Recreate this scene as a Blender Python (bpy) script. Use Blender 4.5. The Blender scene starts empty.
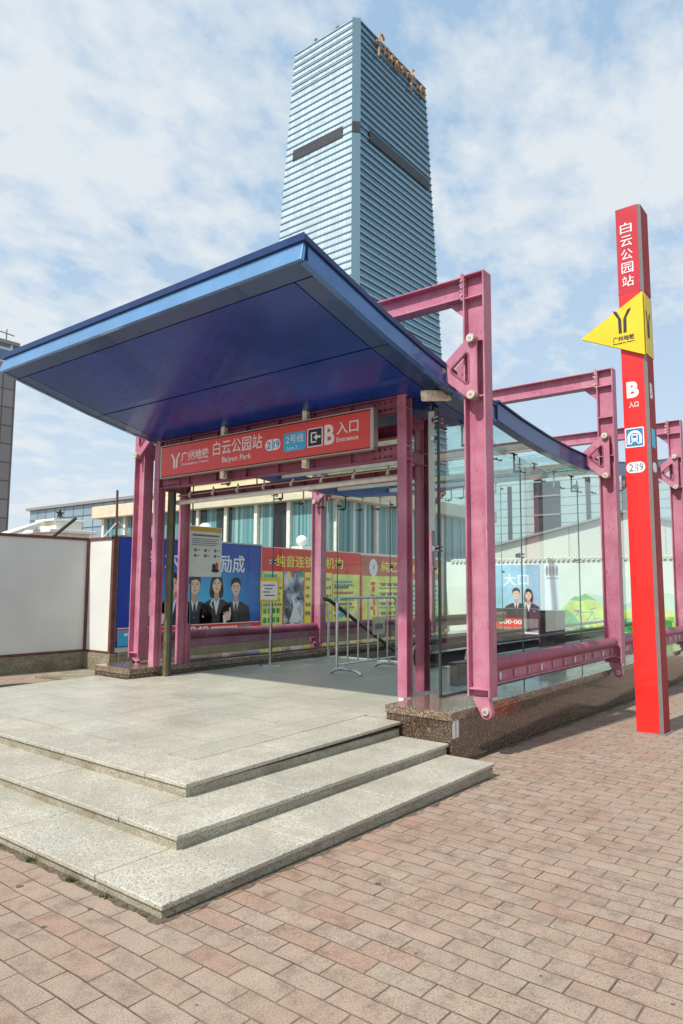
import bpy, bmesh, math, random
from mathutils import Vector, Matrix
from mathutils.geometry import tessellate_polygon
random.seed(7)
R = math.radians
scene = bpy.context.scene
COL = scene.collection

# ------------------------------------------------------------------ materials
MATS = {}
def new_mat(name):
    m = bpy.data.materials.new(name); m.use_nodes = True
    nt = m.node_tree; nt.nodes.clear()
    out = nt.nodes.new('ShaderNodeOutputMaterial')
    MATS[name] = m
    return m, nt, out
def node(nt, typ, props=None, **ins):
    n = nt.nodes.new(typ)
    for k, v in (props or {}).items(): setattr(n, k, v)
    for k, v in ins.items():
        key = int(k[1:]) if k[0] == '_' and k[1:].isdigit() else k.replace('_', ' ')
        s = n.inputs[key]
        if hasattr(v, 'is_output'): nt.links.new(v, s)
        else: s.default_value = v
    return n
def rgba(c): return (c[0], c[1], c[2], 1.0)
def ramp(nt, fac, stops):
    n = nt.nodes.new('ShaderNodeValToRGB'); nt.links.new(fac, n.inputs[0])
    els = n.color_ramp.elements
    while len(els) < len(stops): els.new(0.5)
    for e, (p, c) in zip(els, stops):
        e.position = p; e.color = rgba(c) if not isinstance(c, (int, float)) else (c, c, c, 1)
    return n.outputs[0]
def mixc(nt, fac, a, b, mode='MIX'):
    n = nt.nodes.new('ShaderNodeMix'); n.data_type = 'RGBA'; n.blend_type = mode
    for v, i in ((fac, 0), (a, 6), (b, 7)):
        if hasattr(v, 'is_output'): nt.links.new(v, n.inputs[i])
        else: n.inputs[i].default_value = v if i == 0 else rgba(v)
    return n.outputs[2]
def math_(nt, op, a, b=0.0, clamp=False):
    n = nt.nodes.new('ShaderNodeMath'); n.operation = op; n.use_clamp = clamp
    for v, i in ((a, 0), (b, 1)):
        if hasattr(v, 'is_output'): nt.links.new(v, n.inputs[i])
        else: n.inputs[i].default_value = v
    return n.outputs[0]
def pos(nt): return nt.nodes.new('ShaderNodeNewGeometry').outputs['Position']
def objc(nt): return nt.nodes.new('ShaderNodeTexCoord').outputs['Object']
def mapping(nt, v, scale=(1,1,1), rot=(0,0,0), loc=(0,0,0)):
    return node(nt, 'ShaderNodeMapping', Vector=v, Scale=scale, Rotation=rot, Location=loc).outputs[0]
def noise(nt, v, scale, detail=3, rough=.5):
    return node(nt, 'ShaderNodeTexNoise', Vector=v, Scale=scale, Detail=detail, Roughness=rough).outputs['Fac']
def bump(nt, h, strength=.3, dist=.01):
    return node(nt, 'ShaderNodeBump', Strength=strength, Distance=dist, Height=h).outputs[0]
def principled(nt, out, color, rough=.5, metal=0.0, normal=None, spec=None, coat=0.0):
    p = nt.nodes.new('ShaderNodeBsdfPrincipled')
    def put(key, v):
        if v is None: return
        s = p.inputs[key]
        if hasattr(v, 'is_output'): nt.links.new(v, s)
        else: s.default_value = rgba(v) if isinstance(v, tuple) else v
    put('Base Color', color); put('Roughness', rough); put('Metallic', metal); put('Normal', normal)
    put('Specular IOR Level', spec); put('Coat Weight', coat)
    nt.links.new(p.outputs[0], out.inputs[0])
    return p

def plain(name, c, rough=.5, metal=0., var=.12, scale=6, coat=0., spec=None, rust=0.0):
    """painted / printed surface with a little unevenness"""
    m, nt, out = new_mat(name)
    v = pos(nt)
    n = noise(nt, v, scale, 5, .6)
    dark = tuple(x*(1-var) for x in c); lite = tuple(min(1, x*(1+var)+.01*var) for x in c)
    col = ramp(nt, n, [(.3, dark), (.7, lite)])
    if rust:
        r = noise(nt, mapping(nt, v, (3, 3, .8)), 5, 6, .65)
        mask = ramp(nt, r, [(.62-rust*.12, 0.), (.74-rust*.12, 1.)])
        col = mixc(nt, mask, col, (.16, .07, .04))
    rr = math_(nt, 'MULTIPLY_ADD', n, .25); nt.nodes[-1].inputs[2].default_value = rough-.12
    principled(nt, out, col, rr, metal, None, spec, coat)
    return m
def steel_paint(name, c, chalk, rust_amt=.05):
    m, nt, out = new_mat(name)
    v = pos(nt)
    n1 = noise(nt, v, 2.2, 4, .6)
    n2 = noise(nt, mapping(nt, v, (5, 5, .45)), 3, 5, .65)       # vertical streaks
    col = mixc(nt, ramp(nt, n1, [(.36, 0.), (.72, .6)]), c, chalk)
    col = mixc(nt, ramp(nt, n2, [(.52, 0.), (.74, .45)]), col, tuple(x*.55 for x in c))
    r = noise(nt, mapping(nt, v, (4, 4, 1.6)), 7, 8, .7)
    col = mixc(nt, ramp(nt, r, [(.66-rust_amt, 0.), (.72-rust_amt, 1.)]), col, (.13, .055, .03))
    fine = noise(nt, v, 120, 2, .5)
    col = mixc(nt, .12, col, node(nt, 'ShaderNodeTexNoise', Vector=v, Scale=60.).outputs['Color'], 'OVERLAY')
    principled(nt, out, col, ramp(nt, n1, [(.3, .38), (.7, .6)]), 0, bump(nt, fine, .08, .004), .4)
    return m
def granite(name, stops, scale=90, rough=.6, stain=None, joint=None, coat=0., bstr=.12):
    m, nt, out = new_mat(name)
    v = pos(nt)
    vor = node(nt, 'ShaderNodeTexVoronoi', Vector=v, Scale=float(scale), Randomness=1.)
    g = node(nt, 'ShaderNodeSeparateColor', Color=vor.outputs['Color']).outputs[0]
    col = ramp(nt, g, stops)
    big = noise(nt, v, 1.6, 5, .6)
    col = mixc(nt, 1., col, ramp(nt, big, [(.3, (.78, .78, .76)), (.7, (1.08, 1.06, 1.02))]), 'MULTIPLY')
    if stain:
        st = noise(nt, mapping(nt, v, (1, 1, 2.5)), 3.4, 6, .68)
        col = mixc(nt, ramp(nt, st, [(.45, 0.), (.72, .85)]), col, stain)
    h = math_(nt, 'MULTIPLY', g, .5)
    if joint:
        bw, bh, ms = joint
        bk = node(nt, 'ShaderNodeTexBrick', {'offset': .5, 'squash': 1.0}, Vector=v, Scale=1., Mortar_Size=ms,
                  Brick_Width=bw, Row_Height=bh, Color1=(1, 1, 1, 1), Color2=(.94, .95, .95, 1), Mortar=(.34, .31, .25, 1), Mortar_Smooth=.2)
        col = mixc(nt, 1., col, bk.outputs['Color'], 'MULTIPLY')
        h = math_(nt, 'SUBTRACT', h, bk.outputs['Fac'])
    principled(nt, out, col, ramp(nt, big, [(.3, max(.05, rough-.12)), (.7, rough+.08)]), 0, bump(nt, h, bstr, .004), .5, coat)
    return m

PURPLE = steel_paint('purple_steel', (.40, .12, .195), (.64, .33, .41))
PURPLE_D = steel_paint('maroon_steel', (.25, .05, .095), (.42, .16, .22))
BLUE = plain('blue_roof_paint', (.040, .145, .38), .26, .2, .15, 3, coat=.5)
BEAMBLUE = plain('beam_blue', (.030, .085, .25), .32, .1, .2, 3, coat=.3)
EDGEBLUE = plain('soffit_edge_blue', (.022, .062, .19), .3, .1, .15, 2, coat=.3)
SUNFRONT = plain('sunlit_fascia_paint', (.13, .29, .52), .22, .35, .12, 2, coat=.3)  # canopy blue lightened to paint sun and sky on the front
CAP = plain('dark_blue_cap', (.012, .035, .13), .35, .0, .2, 3)
SOFFIT = plain('blue_soffit_paint', (.008, .044, .27), .25, 0., .25, 1.1, coat=.12, spec=.4)
BLACK = plain('black_gap', (.012, .012, .015), .6)
PIN = plain('galvanised_pin', (.50, .46, .38), .38, .75, .3, 40)
PINFACE = plain('pin_face', (.62, .56, .47), .45, .3, .3, 50)
STEEL = plain('stainless_steel', (.58, .58, .57), .28, .95, .12, 12)
DSTEEL = plain('dark_fitting', (.05, .05, .055), .35, .7, .2, 20)
ALU = plain('aluminium_trim', (.46, .44, .38), .42, .6, .12, 10)
CREAMPIPE = plain('cream_pipe', (.66, .63, .55), .45, 0, .15, 9)
STONE_B = plain('beige_bracket', (.78, .70, .52), .5, .2, .3, 30, rust=.4)
REDSIGN = plain('red_sign_face', (.72, .045, .03), .35, 0, .05, 3, coat=.2)
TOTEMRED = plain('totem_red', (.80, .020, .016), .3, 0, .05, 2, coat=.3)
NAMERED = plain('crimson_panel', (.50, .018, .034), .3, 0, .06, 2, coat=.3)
TOTEMSHADE = plain('totem_shaded_red', (.34, .012, .016), .55, 0, .08, 2, spec=.2)  # totem red darkened to paint shade on the side face
OLIVE = plain('olive_metal', (.17, .145, .085), .5, .3, .2, 8)
GREYTRIM = plain('grey_trim', (.27, .25, .24), .45, .3, .1, 8)
YELLOW = plain('yellow_panel', (.72, .55, .014), .4, 0, .06, 4)
WHITE = plain('white_lettering', (.82, .82, .80), .5, 0, .03, 8)
BLACKPRINT = plain('black_print', (.015, .015, .016), .5)
CYAN = plain('cyan_print', (.045, .45, .72), .4, 0, .04, 5)
BLUEPRINT = plain('blue_print', (.025, .20, .42), .4, 0, .04, 5)
PALEBLUE = plain('pale_blue_print', (.66, .75, .84), .45, 0, .03)
YELPRINT = plain('yellow_print', (.86, .78, .10), .5, 0, .08, 4)
LIME = plain('lime_print', (.74, .80, .20), .55, 0, .25, 2.2)
REDPRINT = plain('red_print', (.72, .035, .025), .5, 0, .1, 3)
BROWNRED = plain('brown_red_print', (.50, .12, .075), .5, 0, .15, 3)
SUIT = plain('suit_print', (.012, .014, .022), .5, 0, .3, 3)
SKIN = plain('skin_print', (.82, .56, .44), .5, 0, .08, 5)
SKIN_D = plain('skin_shade_print', (.58, .33, .25), .5, 0, .08, 5)
HAIRP = plain('hair_print', (.018, .012, .010), .5, 0, .3, 8)
SHIRT = plain('shirt_print', (.74, .76, .80), .5, 0, .05)
TIE = plain('tie_print', (.03, .035, .09), .5)
LIPS = plain('lip_print', (.42, .09, .08), .5)
GREENHILL = plain('green_mural', (.05, .40, .09), .6, 0, .5, 3)
LIMEHILL = plain('lime_mural', (.58, .70, .06), .6, 0, .35, 2)
PALEGREEN = plain('pale_green_mural', (.45, .66, .50), .6, 0, .2, 1)
TEALP = plain('teal_mural', (.10, .42, .40), .5, 0, .2, 3)
WALLWHITE = plain('white_render', (.74, .75, .72), .8, 0, .07, 1.2)
CONC = granite('stained_concrete', [(0., (.20, .18, .12)), (1., (.34, .31, .23))], 45, .85, (.10, .085, .05))
HOARD = plain('hoarding_sheet', (.66, .67, .64), .55, 0, .07, 1.1)
RUSTBROWN = plain('rusty_brown_frame', (.135, .05, .033), .6, .1, .35, 7)
CREAM = plain('cream_siding', (.60, .54, .40), .7, 0, .08, 2)
GOLD = plain('gold_letters', (.42, .24, .10), .55, .2, .2, .3)
DARKBAND = plain('dark_louvre', (.030, .036, .042), .5, 0, .2, .4)
GREYSTONE = plain('grey_stone', (.26, .25, .25), .7, 0, .1, .2)
TILEWHITE = plain('white_tile', (.70, .68, .60), .6, 0, .15, 6)
PAPER = plain('paper_print', (.66, .66, .60), .6, 0, .05, 5)
OCHRE = plain('ochre_print', (.56, .33, .03), .5)
INK = plain('ink_print', (.16, .16, .17), .6)
RUBBER = plain('black_rubber', (.016, .016, .017), .4, 0, .2, 10)
PARAPET = plain('dark_polished_stone', (.030, .030, .032), .16, 0, .25, 4)
PITDARK = plain('stair_stone', (.14, .13, .12), .6, 0, .2, 4)

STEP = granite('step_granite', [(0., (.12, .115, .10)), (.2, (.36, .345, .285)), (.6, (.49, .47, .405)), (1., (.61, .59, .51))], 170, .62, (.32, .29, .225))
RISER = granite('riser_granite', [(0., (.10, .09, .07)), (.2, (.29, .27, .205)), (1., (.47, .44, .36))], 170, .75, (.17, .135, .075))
FLOOR = granite('platform_granite', [(0., (.16, .15, .13)), (.2, (.40, .385, .32)), (1., (.60, .58, .50))], 170, .40, (.42, .395, .31), (.92, .58, .0035))
PLINTH = granite('polished_brown_granite', [(0., (.012, .009, .007)), (.35, (.055, .034, .025)), (.75, (.12, .080, .056)), (1., (.30, .225, .155))], 120, .16, None, None, .3, .03)
PLINTHCAP = granite('granite_coping', [(0., (.05, .035, .026)), (.35, (.15, .10, .07)), (.7, (.26, .19, .14)), (1., (.40, .33, .25))], 85, .2, None, None, .3, .03)

# thin architectural glass
def glass_mat(name, tint, refl=1.0):
    m, nt, out = new_mat(name)
    fr = node(nt, 'ShaderNodeFresnel', IOR=1.5)
    bf = nt.nodes.new('ShaderNodeNewGeometry').outputs['Backfacing']
    f = math_(nt, 'MULTIPLY', math_(nt, 'MULTIPLY', fr.outputs[0], refl), math_(nt, 'SUBTRACT', 1.0, bf), True)
    t = node(nt, 'ShaderNodeBsdfTransparent', Color=rgba(tint))
    g = node(nt, 'ShaderNodeBsdfGlossy', Color=(.9, .96, .95, 1), Roughness=0.0)
    mx = node(nt, 'ShaderNodeMixShader', Fac=f)
    nt.links.new(t.outputs[0], mx.inputs[1]); nt.links.new(g.outputs[0], mx.inputs[2])
    nt.links.new(mx.outputs[0], out.inputs[0])
    return m
GLASS = glass_mat('clear_green_glass', (.95, .99, .975), .75)
SIDEGLASS = glass_mat('side_glass', (.91, .975, .955), 1.5)
ROOFGLASS = glass_mat('roof_glass', (.86, .95, .93), 1.0)
SEAL = plain('dark_glass_joint', (.03, .055, .055), .4)

# brick paving
def paving():
    m, nt, out = new_mat('brick_paving')
    v = pos(nt)
    w = node(nt, 'ShaderNodeTexNoise', Vector=v, Scale=1.3, Detail=2.)
    vv = node(nt, 'ShaderNodeVectorMath', {'operation': 'MULTIPLY_ADD'}, _0=w.outputs['Color'], _1=(.03, .03, 0), _2=v).outputs[0]
    w2 = node(nt, 'ShaderNodeTexNoise', Vector=v, Scale=9., Detail=2.)
    vv = node(nt, 'ShaderNodeVectorMath', {'operation': 'MULTIPLY_ADD'}, _0=w2.outputs['Color'], _1=(.008, .008, 0), _2=vv).outputs[0]
    v2 = mapping(nt, vv, (1, 1, 1), (0, 0, R(90)), (.06, .035, 0))
    def brick(c1, c2, mo, ms):
        return node(nt, 'ShaderNodeTexBrick', {'offset': .5}, Vector=v2, Scale=1., Mortar_Size=ms, Mortar_Smooth=.35, Bias=0.,
                    Brick_Width=.278, Row_Height=.128, Color1=rgba(c1), Color2=rgba(c2), Mortar=rgba(mo))
    bk = brick((0, 0, 0), (1, 1, 1), (.5, .5, .5), .0046)
    t = node(nt, 'ShaderNodeSeparateColor', Color=bk.outputs['Color']).outputs[0]
    pal = ramp(nt, t, [(0., (.315, .205, .155)), (.14, (.30, .225, .175)), (.5, (.315, .24, .19)), (.8, (.31, .25, .20)), (1., (.34, .255, .20))])
    big = noise(nt, v, .55, 4, .6)
    col = mixc(nt, ramp(nt, big, [(.40, 0.), (.68, .7)]), pal, (.315, .215, .165))
    med = noise(nt, v, 7, 6, .7)
    col = mixc(nt, 1., col, ramp(nt, med, [(.25, (.58, .56, .54)), (.5, (1., 1., 1.)), (.8, (1.16, 1.15, 1.12))]), 'MULTIPLY')
    stn = noise(nt, v, 1.1, 7, .72)
    col = mixc(nt, ramp(nt, stn, [(.52, 0.), (.72, .42)]), col, (.20, .14, .11))
    grit = noise(nt, v, 120, 3, .75)
    col = mixc(nt, 1., col, ramp(nt, grit, [(.30, (.50, .48, .46)), (.48, (1, 1, 1)), (.70, (1.30, 1.27, 1.22))]), 'MULTIPLY')
    dirt = noise(nt, v, 2.6, 6, .7)
    mort = ramp(nt, dirt, [(.35, (.085, .06, .04)), (.65, (.21, .165, .115))])
    col = mixc(nt, bk.outputs['Fac'], col, mort)
    # old chewing-gum spots
    vor = node(nt, 'ShaderNodeTexVoronoi', {'voronoi_dimensions': '2D'}, Vector=v, Scale=2.1, Randomness=1.)
    wob = noise(nt, v, 30, 2)
    d = math_(nt, 'ADD', vor.outputs['Distance'], math_(nt, 'MULTIPLY', wob, .03))
    rnd = node(nt, 'ShaderNodeSeparateColor', Color=vor.outputs['Color']).outputs[1]
    sz = math_(nt, 'MULTIPLY_ADD', math_(nt,'POWER',rnd,3.5), .055); nt.nodes[-1].inputs[2].default_value = .006
    spot = math_(nt, 'LESS_THAN', d, math_(nt, 'ADD', sz, .012))
    col = mixc(nt, math_(nt, 'MULTIPLY', spot, .8), col, (.06, .055, .05))
    h = math_(nt, 'SUBTRACT', math_(nt, 'MULTIPLY', math_(nt, 'ADD', grit, med), .12), bk.outputs['Fac'])
    h = math_(nt, 'ADD', h, math_(nt, 'MULTIPLY', t, .18))
    principled(nt, out, col, .85, 0, bump(nt, h, .75, .008), .25)
    return m
PAVING = paving()

def siding(name, c, c2, period):
    m, nt, out = new_mat(name)
    v = pos(nt); z = node(nt, 'ShaderNodeSeparateXYZ', Vector=v).outputs[2]
    f = math_(nt, 'FRACT', math_(nt, 'DIVIDE', z, period))
    line = math_(nt, 'LESS_THAN', f, .09)
    n = noise(nt, v, .8, 4)
    col = mixc(nt, ramp(nt, n, [(.35, 0.), (.7, .35)]), c, tuple(x*.8 for x in c))
    col = mixc(nt, line, col, c2)
    principled(nt, out, col, .65, 0, bump(nt, f, .4, .03))
    return m
SIDING = siding('cream_boarding', (.66, .55, .35), (.33, .27, .17), .26)
ROOFTILE = siding('pale_banded_cladding', (.36, .48, .50), (.10, .16, .18), .62)
def gridmat(name, c, line, bw, bh, ms, rough, metal, axis='yz', var=(.85, 1.1)):
    m, nt, out = new_mat(name)
    v = pos(nt); s = node(nt, 'ShaderNodeSeparateXYZ', Vector=v)
    c_ = nt.nodes.new('ShaderNodeCombineXYZ')
    hor = math_(nt, 'ADD', s.outputs[0], s.outputs[1])
    nt.links.new(hor, c_.inputs[0]); nt.links.new(s.outputs[2], c_.inputs[1])
    bk = node(nt, 'ShaderNodeTexBrick', {'offset': 0.0}, Vector=c_.outputs[0], Scale=1., Mortar_Size=ms, Brick_Width=bw, Row_Height=bh,
              Color1=rgba(tuple(x*var[0] for x in c)), Color2=rgba(tuple(x*var[1] for x in c)), Mortar=rgba(line))
    principled(nt, out, bk.outputs['Color'], rough, metal)
    return m
TOWERGLASS = gridmat('tower_glass', (.13, .30, .43), (.06, .13, .19), 1.5, 2.05, .16, .16, .5)
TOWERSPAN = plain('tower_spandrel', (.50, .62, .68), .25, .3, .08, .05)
TOWERLIT = None
TOWERSHADOW = plain('tower_painted_shadow', (.15, .24, .30), .5)  # dark colour draws the shadow line under each spandrel
TOWERLIT = gridmat('tower_lit_face_glass', (.54, .68, .75), (.34, .48, .56), 2.4, 7.5, .14, .22, .1, var=(.86, 1.08))  # paler colour paints sun and sky glare on the left face
TOWERCORNER = gridmat('tower_corner_glass', (.40, .60, .68), (.14, .24, .30), 1.3, 4.1, .2, .25, .1)
SHEDWALL = gridmat('seamed_shed_wall', (.66, .65, .57), (.38, .38, .33), 1.7, 60., .022, .7, 0)
BLOCKWALL = gridmat('grey_block_wall', (.25, .24, .24), (.10, .10, .10), 1.9, 3.0, .12, .7, 0)
BLOCKGLASS = gridmat('block_glass', (.10, .17, .24), (.5, .55, .58), 3.2, 2.2, .2, .2, .3)
OFFICEGLASS = gridmat('office_glass', (.30, .40, .46), (.10, .14, .17), 1.6, 1.1, .07, .25, .3)
def curtain(name, cols, freq):
    m, nt, out = new_mat(name)
    v = pos(nt); s = node(nt, 'ShaderNodeSeparateXYZ', Vector=v)
    hor = math_(nt, 'SUBTRACT', s.outputs[0], s.outputs[1])
    w = math_(nt, 'SINE', math_(nt, 'MULTIPLY', hor, freq))
    n = nt.nodes.new('ShaderNodeTexNoise'); n.noise_dimensions = '1D'; n.inputs['Scale'].default_value = 2.6; n.inputs['Detail'].default_value = 5.
    nt.links.new(hor, n.inputs['W'])
    col = ramp(nt, n.outputs['Fac'], [(.3, cols[0]), (.45, cols[1]), (.55, cols[2]), (.7, cols[3])])
    sh = math_(nt, 'MULTIPLY_ADD', w, .5); nt.nodes[-1].inputs[2].default_value = .5
    principled(nt, out, col, .35, 0, bump(nt, sh, .8, .12), .6)
    return m
CURTAIN = curtain('curtained_window', [(.02, .10, .12), (.22, .42, .45), (.05, .20, .22), (.62, .70, .70)], 16.)
CURTAIN2 = curtain('pale_curtain', [(.30, .52, .58), (.52, .68, .72), (.22, .42, .48), (.66, .76, .78)], 13.)
def posterblue():
    m, nt, out = new_mat('blue_poster_print')
    v = pos(nt)
    d = node(nt, 'ShaderNodeVectorMath', {'operation': 'DISTANCE'}, _0=mapping(nt, v, (.42, 0, .8)), _1=(10.3*.42, 0, 1.25*.8)).outputs['Value']
    col = ramp(nt, d, [(.05, (.06, .50, .82)), (.45, (.03, .27, .66)), (.85, (.014, .05, .38))])
    principled(nt, out, col, .4, 0, None, .4)
    return m
POSTERBLUE = posterblue()
def photo_print():
    m, nt, out = new_mat('collage_print')
    v = pos(nt)
    n = noise(nt, v, 3.2, 4, .6)
    col = ramp(nt, n, [(.36, (.02, .02, .03)), (.46, (.14, .12, .16)), (.52, (.22, .38, .58)), (.58, (.52, .50, .46)), (.66, (.75, .74, .72))])
    principled(nt, out, col, .45)
    return m
COLLAGE = photo_print()

# ------------------------------------------------------------------ mesh builder
WO = {}                                   # world origin of every built object
class Face3:
    """flat drawing surface: u to the viewer's right, v up, n towards the viewer"""
    def __init__(s, o, facing):
        s.o = Vector(o)
        s.X = {'-x': Vector((0,-1,0)), '-y': Vector((1,0,0))}[facing]
        s.Y = Vector((0,0,1)); s.Z = {'-x': Vector((-1,0,0)), '-y': Vector((0,-1,0))}[facing]
    def p(s, u, v, n=0.): return s.o + s.X*u + s.Y*v + s.Z*n
class MB:
    def __init__(s): s.v=[]; s.f=[]; s.mi=[]; s.mats=[]; s.starts=[]
    def idx(s, m):
        if m not in s.mats: s.mats.append(m)
        return s.mats.index(m)
    def add(s, vs, fs, m):
        b = len(s.v); s.starts.append(b); s.v += [Vector(p) for p in vs]; i = s.idx(m)
        for f in fs: s.f.append([b+k for k in f]); s.mi.append(i)
        return s
    def obox(s, c, X, Y, Z, h, m):
        c = Vector(c); X=Vector(X).normalized(); Y=Vector(Y).normalized(); Z=Vector(Z).normalized()
        vs = [c+X*h[0]*a+Y*h[1]*b+Z*h[2]*d for a in (-1,1) for b in (-1,1) for d in (-1,1)]
        fs = [(0,1,3,2),(4,6,7,5),(0,4,5,1),(2,3,7,6),(0,2,6,4),(1,5,7,3)]
        if X.cross(Y).dot(Z) < 0: fs = [f[::-1] for f in fs]
        return s.add(vs, fs, m)
    def box(s, x0,x1,y0,y1,z0,z1, m):
        return s.obox(((x0+x1)/2,(y0+y1)/2,(z0+z1)/2),(1,0,0),(0,1,0),(0,0,1),(abs(x1-x0)/2,abs(y1-y0)/2,abs(z1-z0)/2),m)
    def hexa(s, b, t, m):                   # 4 bottom (ccw from above) + 4 top points
        return s.add(list(b)+list(t), [(3,2,1,0),(4,5,6,7),(0,1,5,4),(1,2,6,5),(2,3,7,6),(3,0,4,7)], m)
    def tube(s, pts, r, m, n=8, caps=True):
        pts=[Vector(p) for p in pts]; rs = r if isinstance(r,(list,tuple)) else [r]*len(pts)
        vs=[]; fs=[]; prev=None
        for i,p in enumerate(pts):
            if i==0: t=pts[1]-pts[0]
            elif i==len(pts)-1: t=pts[-1]-pts[-2]
            else: t=(pts[i+1]-p).normalized()+(p-pts[i-1]).normalized()
            t.normalize()
            if prev is None:
                a=Vector((0,0,1)) if abs(t.z)<.9 else Vector((1,0,0))
                u=t.cross(a).normalized()
            else:
                u=(prev-t*prev.dot(t)).normalized()
            prev=u; w=t.cross(u)
            for k in range(n):
                an=2*math.pi*k/n
                vs.append(p+(u*math.cos(an)+w*math.sin(an))*rs[i])
        for i in range(len(pts)-1):
            for k in range(n):
                fs.append((i*n+k, i*n+(k+1)%n, (i+1)*n+(k+1)%n, (i+1)*n+k))
        if caps:
            fs.append(tuple(range(n-1,-1,-1))); fs.append(tuple((len(pts)-1)*n+k for k in range(n)))
        return s.add(vs, fs, m)
    def prism(s, loop, d, m, hole=None):
        """extrude a 3-D planar loop (optionally with one hole) by vector d"""
        d=Vector(d); loops=[[Vector(p) for p in loop]]
        if hole: loops.append([Vector(p) for p in hole])
        flat=[p for l in loops for p in l]; n=len(flat)
        tri=[tuple(t) for t in tessellate_polygon(loops)]
        nrm=sum(((flat[t[1]]-flat[t[0]]).cross(flat[t[2]]-flat[t[0]]) for t in tri), Vector())
        fs=[]
        for t in tri:
            c=(flat[t[1]]-flat[t[0]]).cross(flat[t[2]]-flat[t[0]])
            if c.length < 1e-12: continue
            tt = t if c.dot(d) < 0 else t[::-1]
            fs.append(tt); fs.append(tuple(n+k for k in tt[::-1]))
        off=0
        for l in loops:
            k=len(l)
            for i in range(k): fs.append((off+i, off+(i+1)%k, n+off+(i+1)%k, n+off+i))
            off+=k
        return s.add(flat+[p+d for p in flat], fs, m)
    def poly(s, F, pts, m, n=.002):
        """printed area: a very thin slab on face F"""
        P=[F.p(u,v,0.0004) for u,v in pts]
        return s.prism(P, F.Z*n, m)
    def rect(s, F, u0,u1,v0,v1, m, n=.002): return s.poly(F, [(u0,v0),(u1,v0),(u1,v1),(u0,v1)], m, n)
    def ell(s, F, cu,cv,a,b, m, n=.002, k=20, a0=0, a1=360):
        return s.poly(F, [(cu+a*math.cos(R(a0+(a1-a0)*i/k)), cv+b*math.sin(R(a0+(a1-a0)*i/k))) for i in range(k if a1-a0==360 else k+1)], m, n)
    def rrect(s, F, u0,u1,v0,v1,r, m, n=.002):
        pts=[]
        for cu,cv,st in ((u1-r,v0+r,-90),(u1-r,v1-r,0),(u0+r,v1-r,90),(u0+r,v0+r,180)):
            for i in range(6): an=R(st+90*i/5); pts.append((cu+r*math.cos(an), cv+r*math.sin(an)))
        return s.poly(F, pts, m, n)
    def text(s, F, body, u0,u1,v0,v1, m, n=.003, bold=0.0, shear=0.0):
        vs,fs = text_geo(body,bold,shear)
        xs=[p[0] for p in vs]; ys=[p[1] for p in vs]; x0,x1,y0,y1=min(xs),max(xs),min(ys),max(ys)
        P=[F.p(u0+(p[0]-x0)/(x1-x0)*(u1-u0), v0+(p[1]-y0)/(y1-y0)*(v1-v0), .0004 + (n if p[2]>.0005 else 0)) for p in vs]
        return s.add(P, fs, m)
    def build(s, name, parent=None, loc=None, bevel=0., smooth=False, seg=2):
        if parent is not None: o0 = WO[parent]
        else: o0 = Vector(loc) if loc is not None else Vector((0,0,0))
        me = bpy.data.meshes.new(name)
        me.from_pydata([p-o0 for p in s.v], [], s.f)
        for m in s.mats: me.materials.append(m)
        me.polygons.foreach_set('material_index', s.mi)
        me.update()
        ob = bpy.data.objects.new(name, me); COL.objects.link(ob)
        WO[ob] = o0.copy()
        if parent is not None: ob.parent = parent
        else: ob.location = o0
        if smooth:
            bm = bmesh.new(); bm.from_mesh(me)
            for e in bm.edges:
                if len(e.link_faces)==2 and e.calc_face_angle(0) > R(40): e.smooth=False
            for f in bm.faces: f.smooth=True
            bm.to_mesh(me); bm.free()
        if bevel:
            b = ob.modifiers.new('bevel','BEVEL'); b.width=bevel; b.segments=seg; b.limit_method='ANGLE'; b.angle_limit=R(50)
        return ob
def build_split(b, name, parent, **kw):
    """one object for every piece added to b"""
    starts = b.starts + [len(b.v)]; out=[]
    for a,c in zip(starts, starts[1:]):
        q=MB(); q.v=b.v[a:c]; q.mats=list(b.mats)
        for f,i in zip(b.f,b.mi):
            if a<=f[0]<c: q.f.append([k-a for k in f]); q.mi.append(i)
        used=sorted(set(q.mi)); q.mats=[b.mats[i] for i in used]; q.mi=[used.index(i) for i in q.mi]
        out.append(q.build(name,parent,**kw))
    return out
_tc = {}
def text_geo(body, bold=0., shear=0.):
    key=(body,bold,shear)
    if key in _tc: return _tc[key]
    cu = bpy.data.curves.new('txt','FONT'); cu.body=body; cu.size=1.; cu.extrude=.002; cu.offset=bold; cu.shear=shear; cu.resolution_u=4
    ob = bpy.data.objects.new('txt',cu); COL.objects.link(ob)
    dg = bpy.context.evaluated_depsgraph_get(); dg.update()
    me = bpy.data.meshes.new_from_object(ob.evaluated_get(dg))
    r = ([tuple(v.co) for v in me.vertices],[tuple(p.vertices) for p in me.polygons])
    bpy.data.objects.remove(ob); bpy.data.curves.remove(cu); bpy.data.meshes.remove(me)
    _tc[key]=r
    return r

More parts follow.
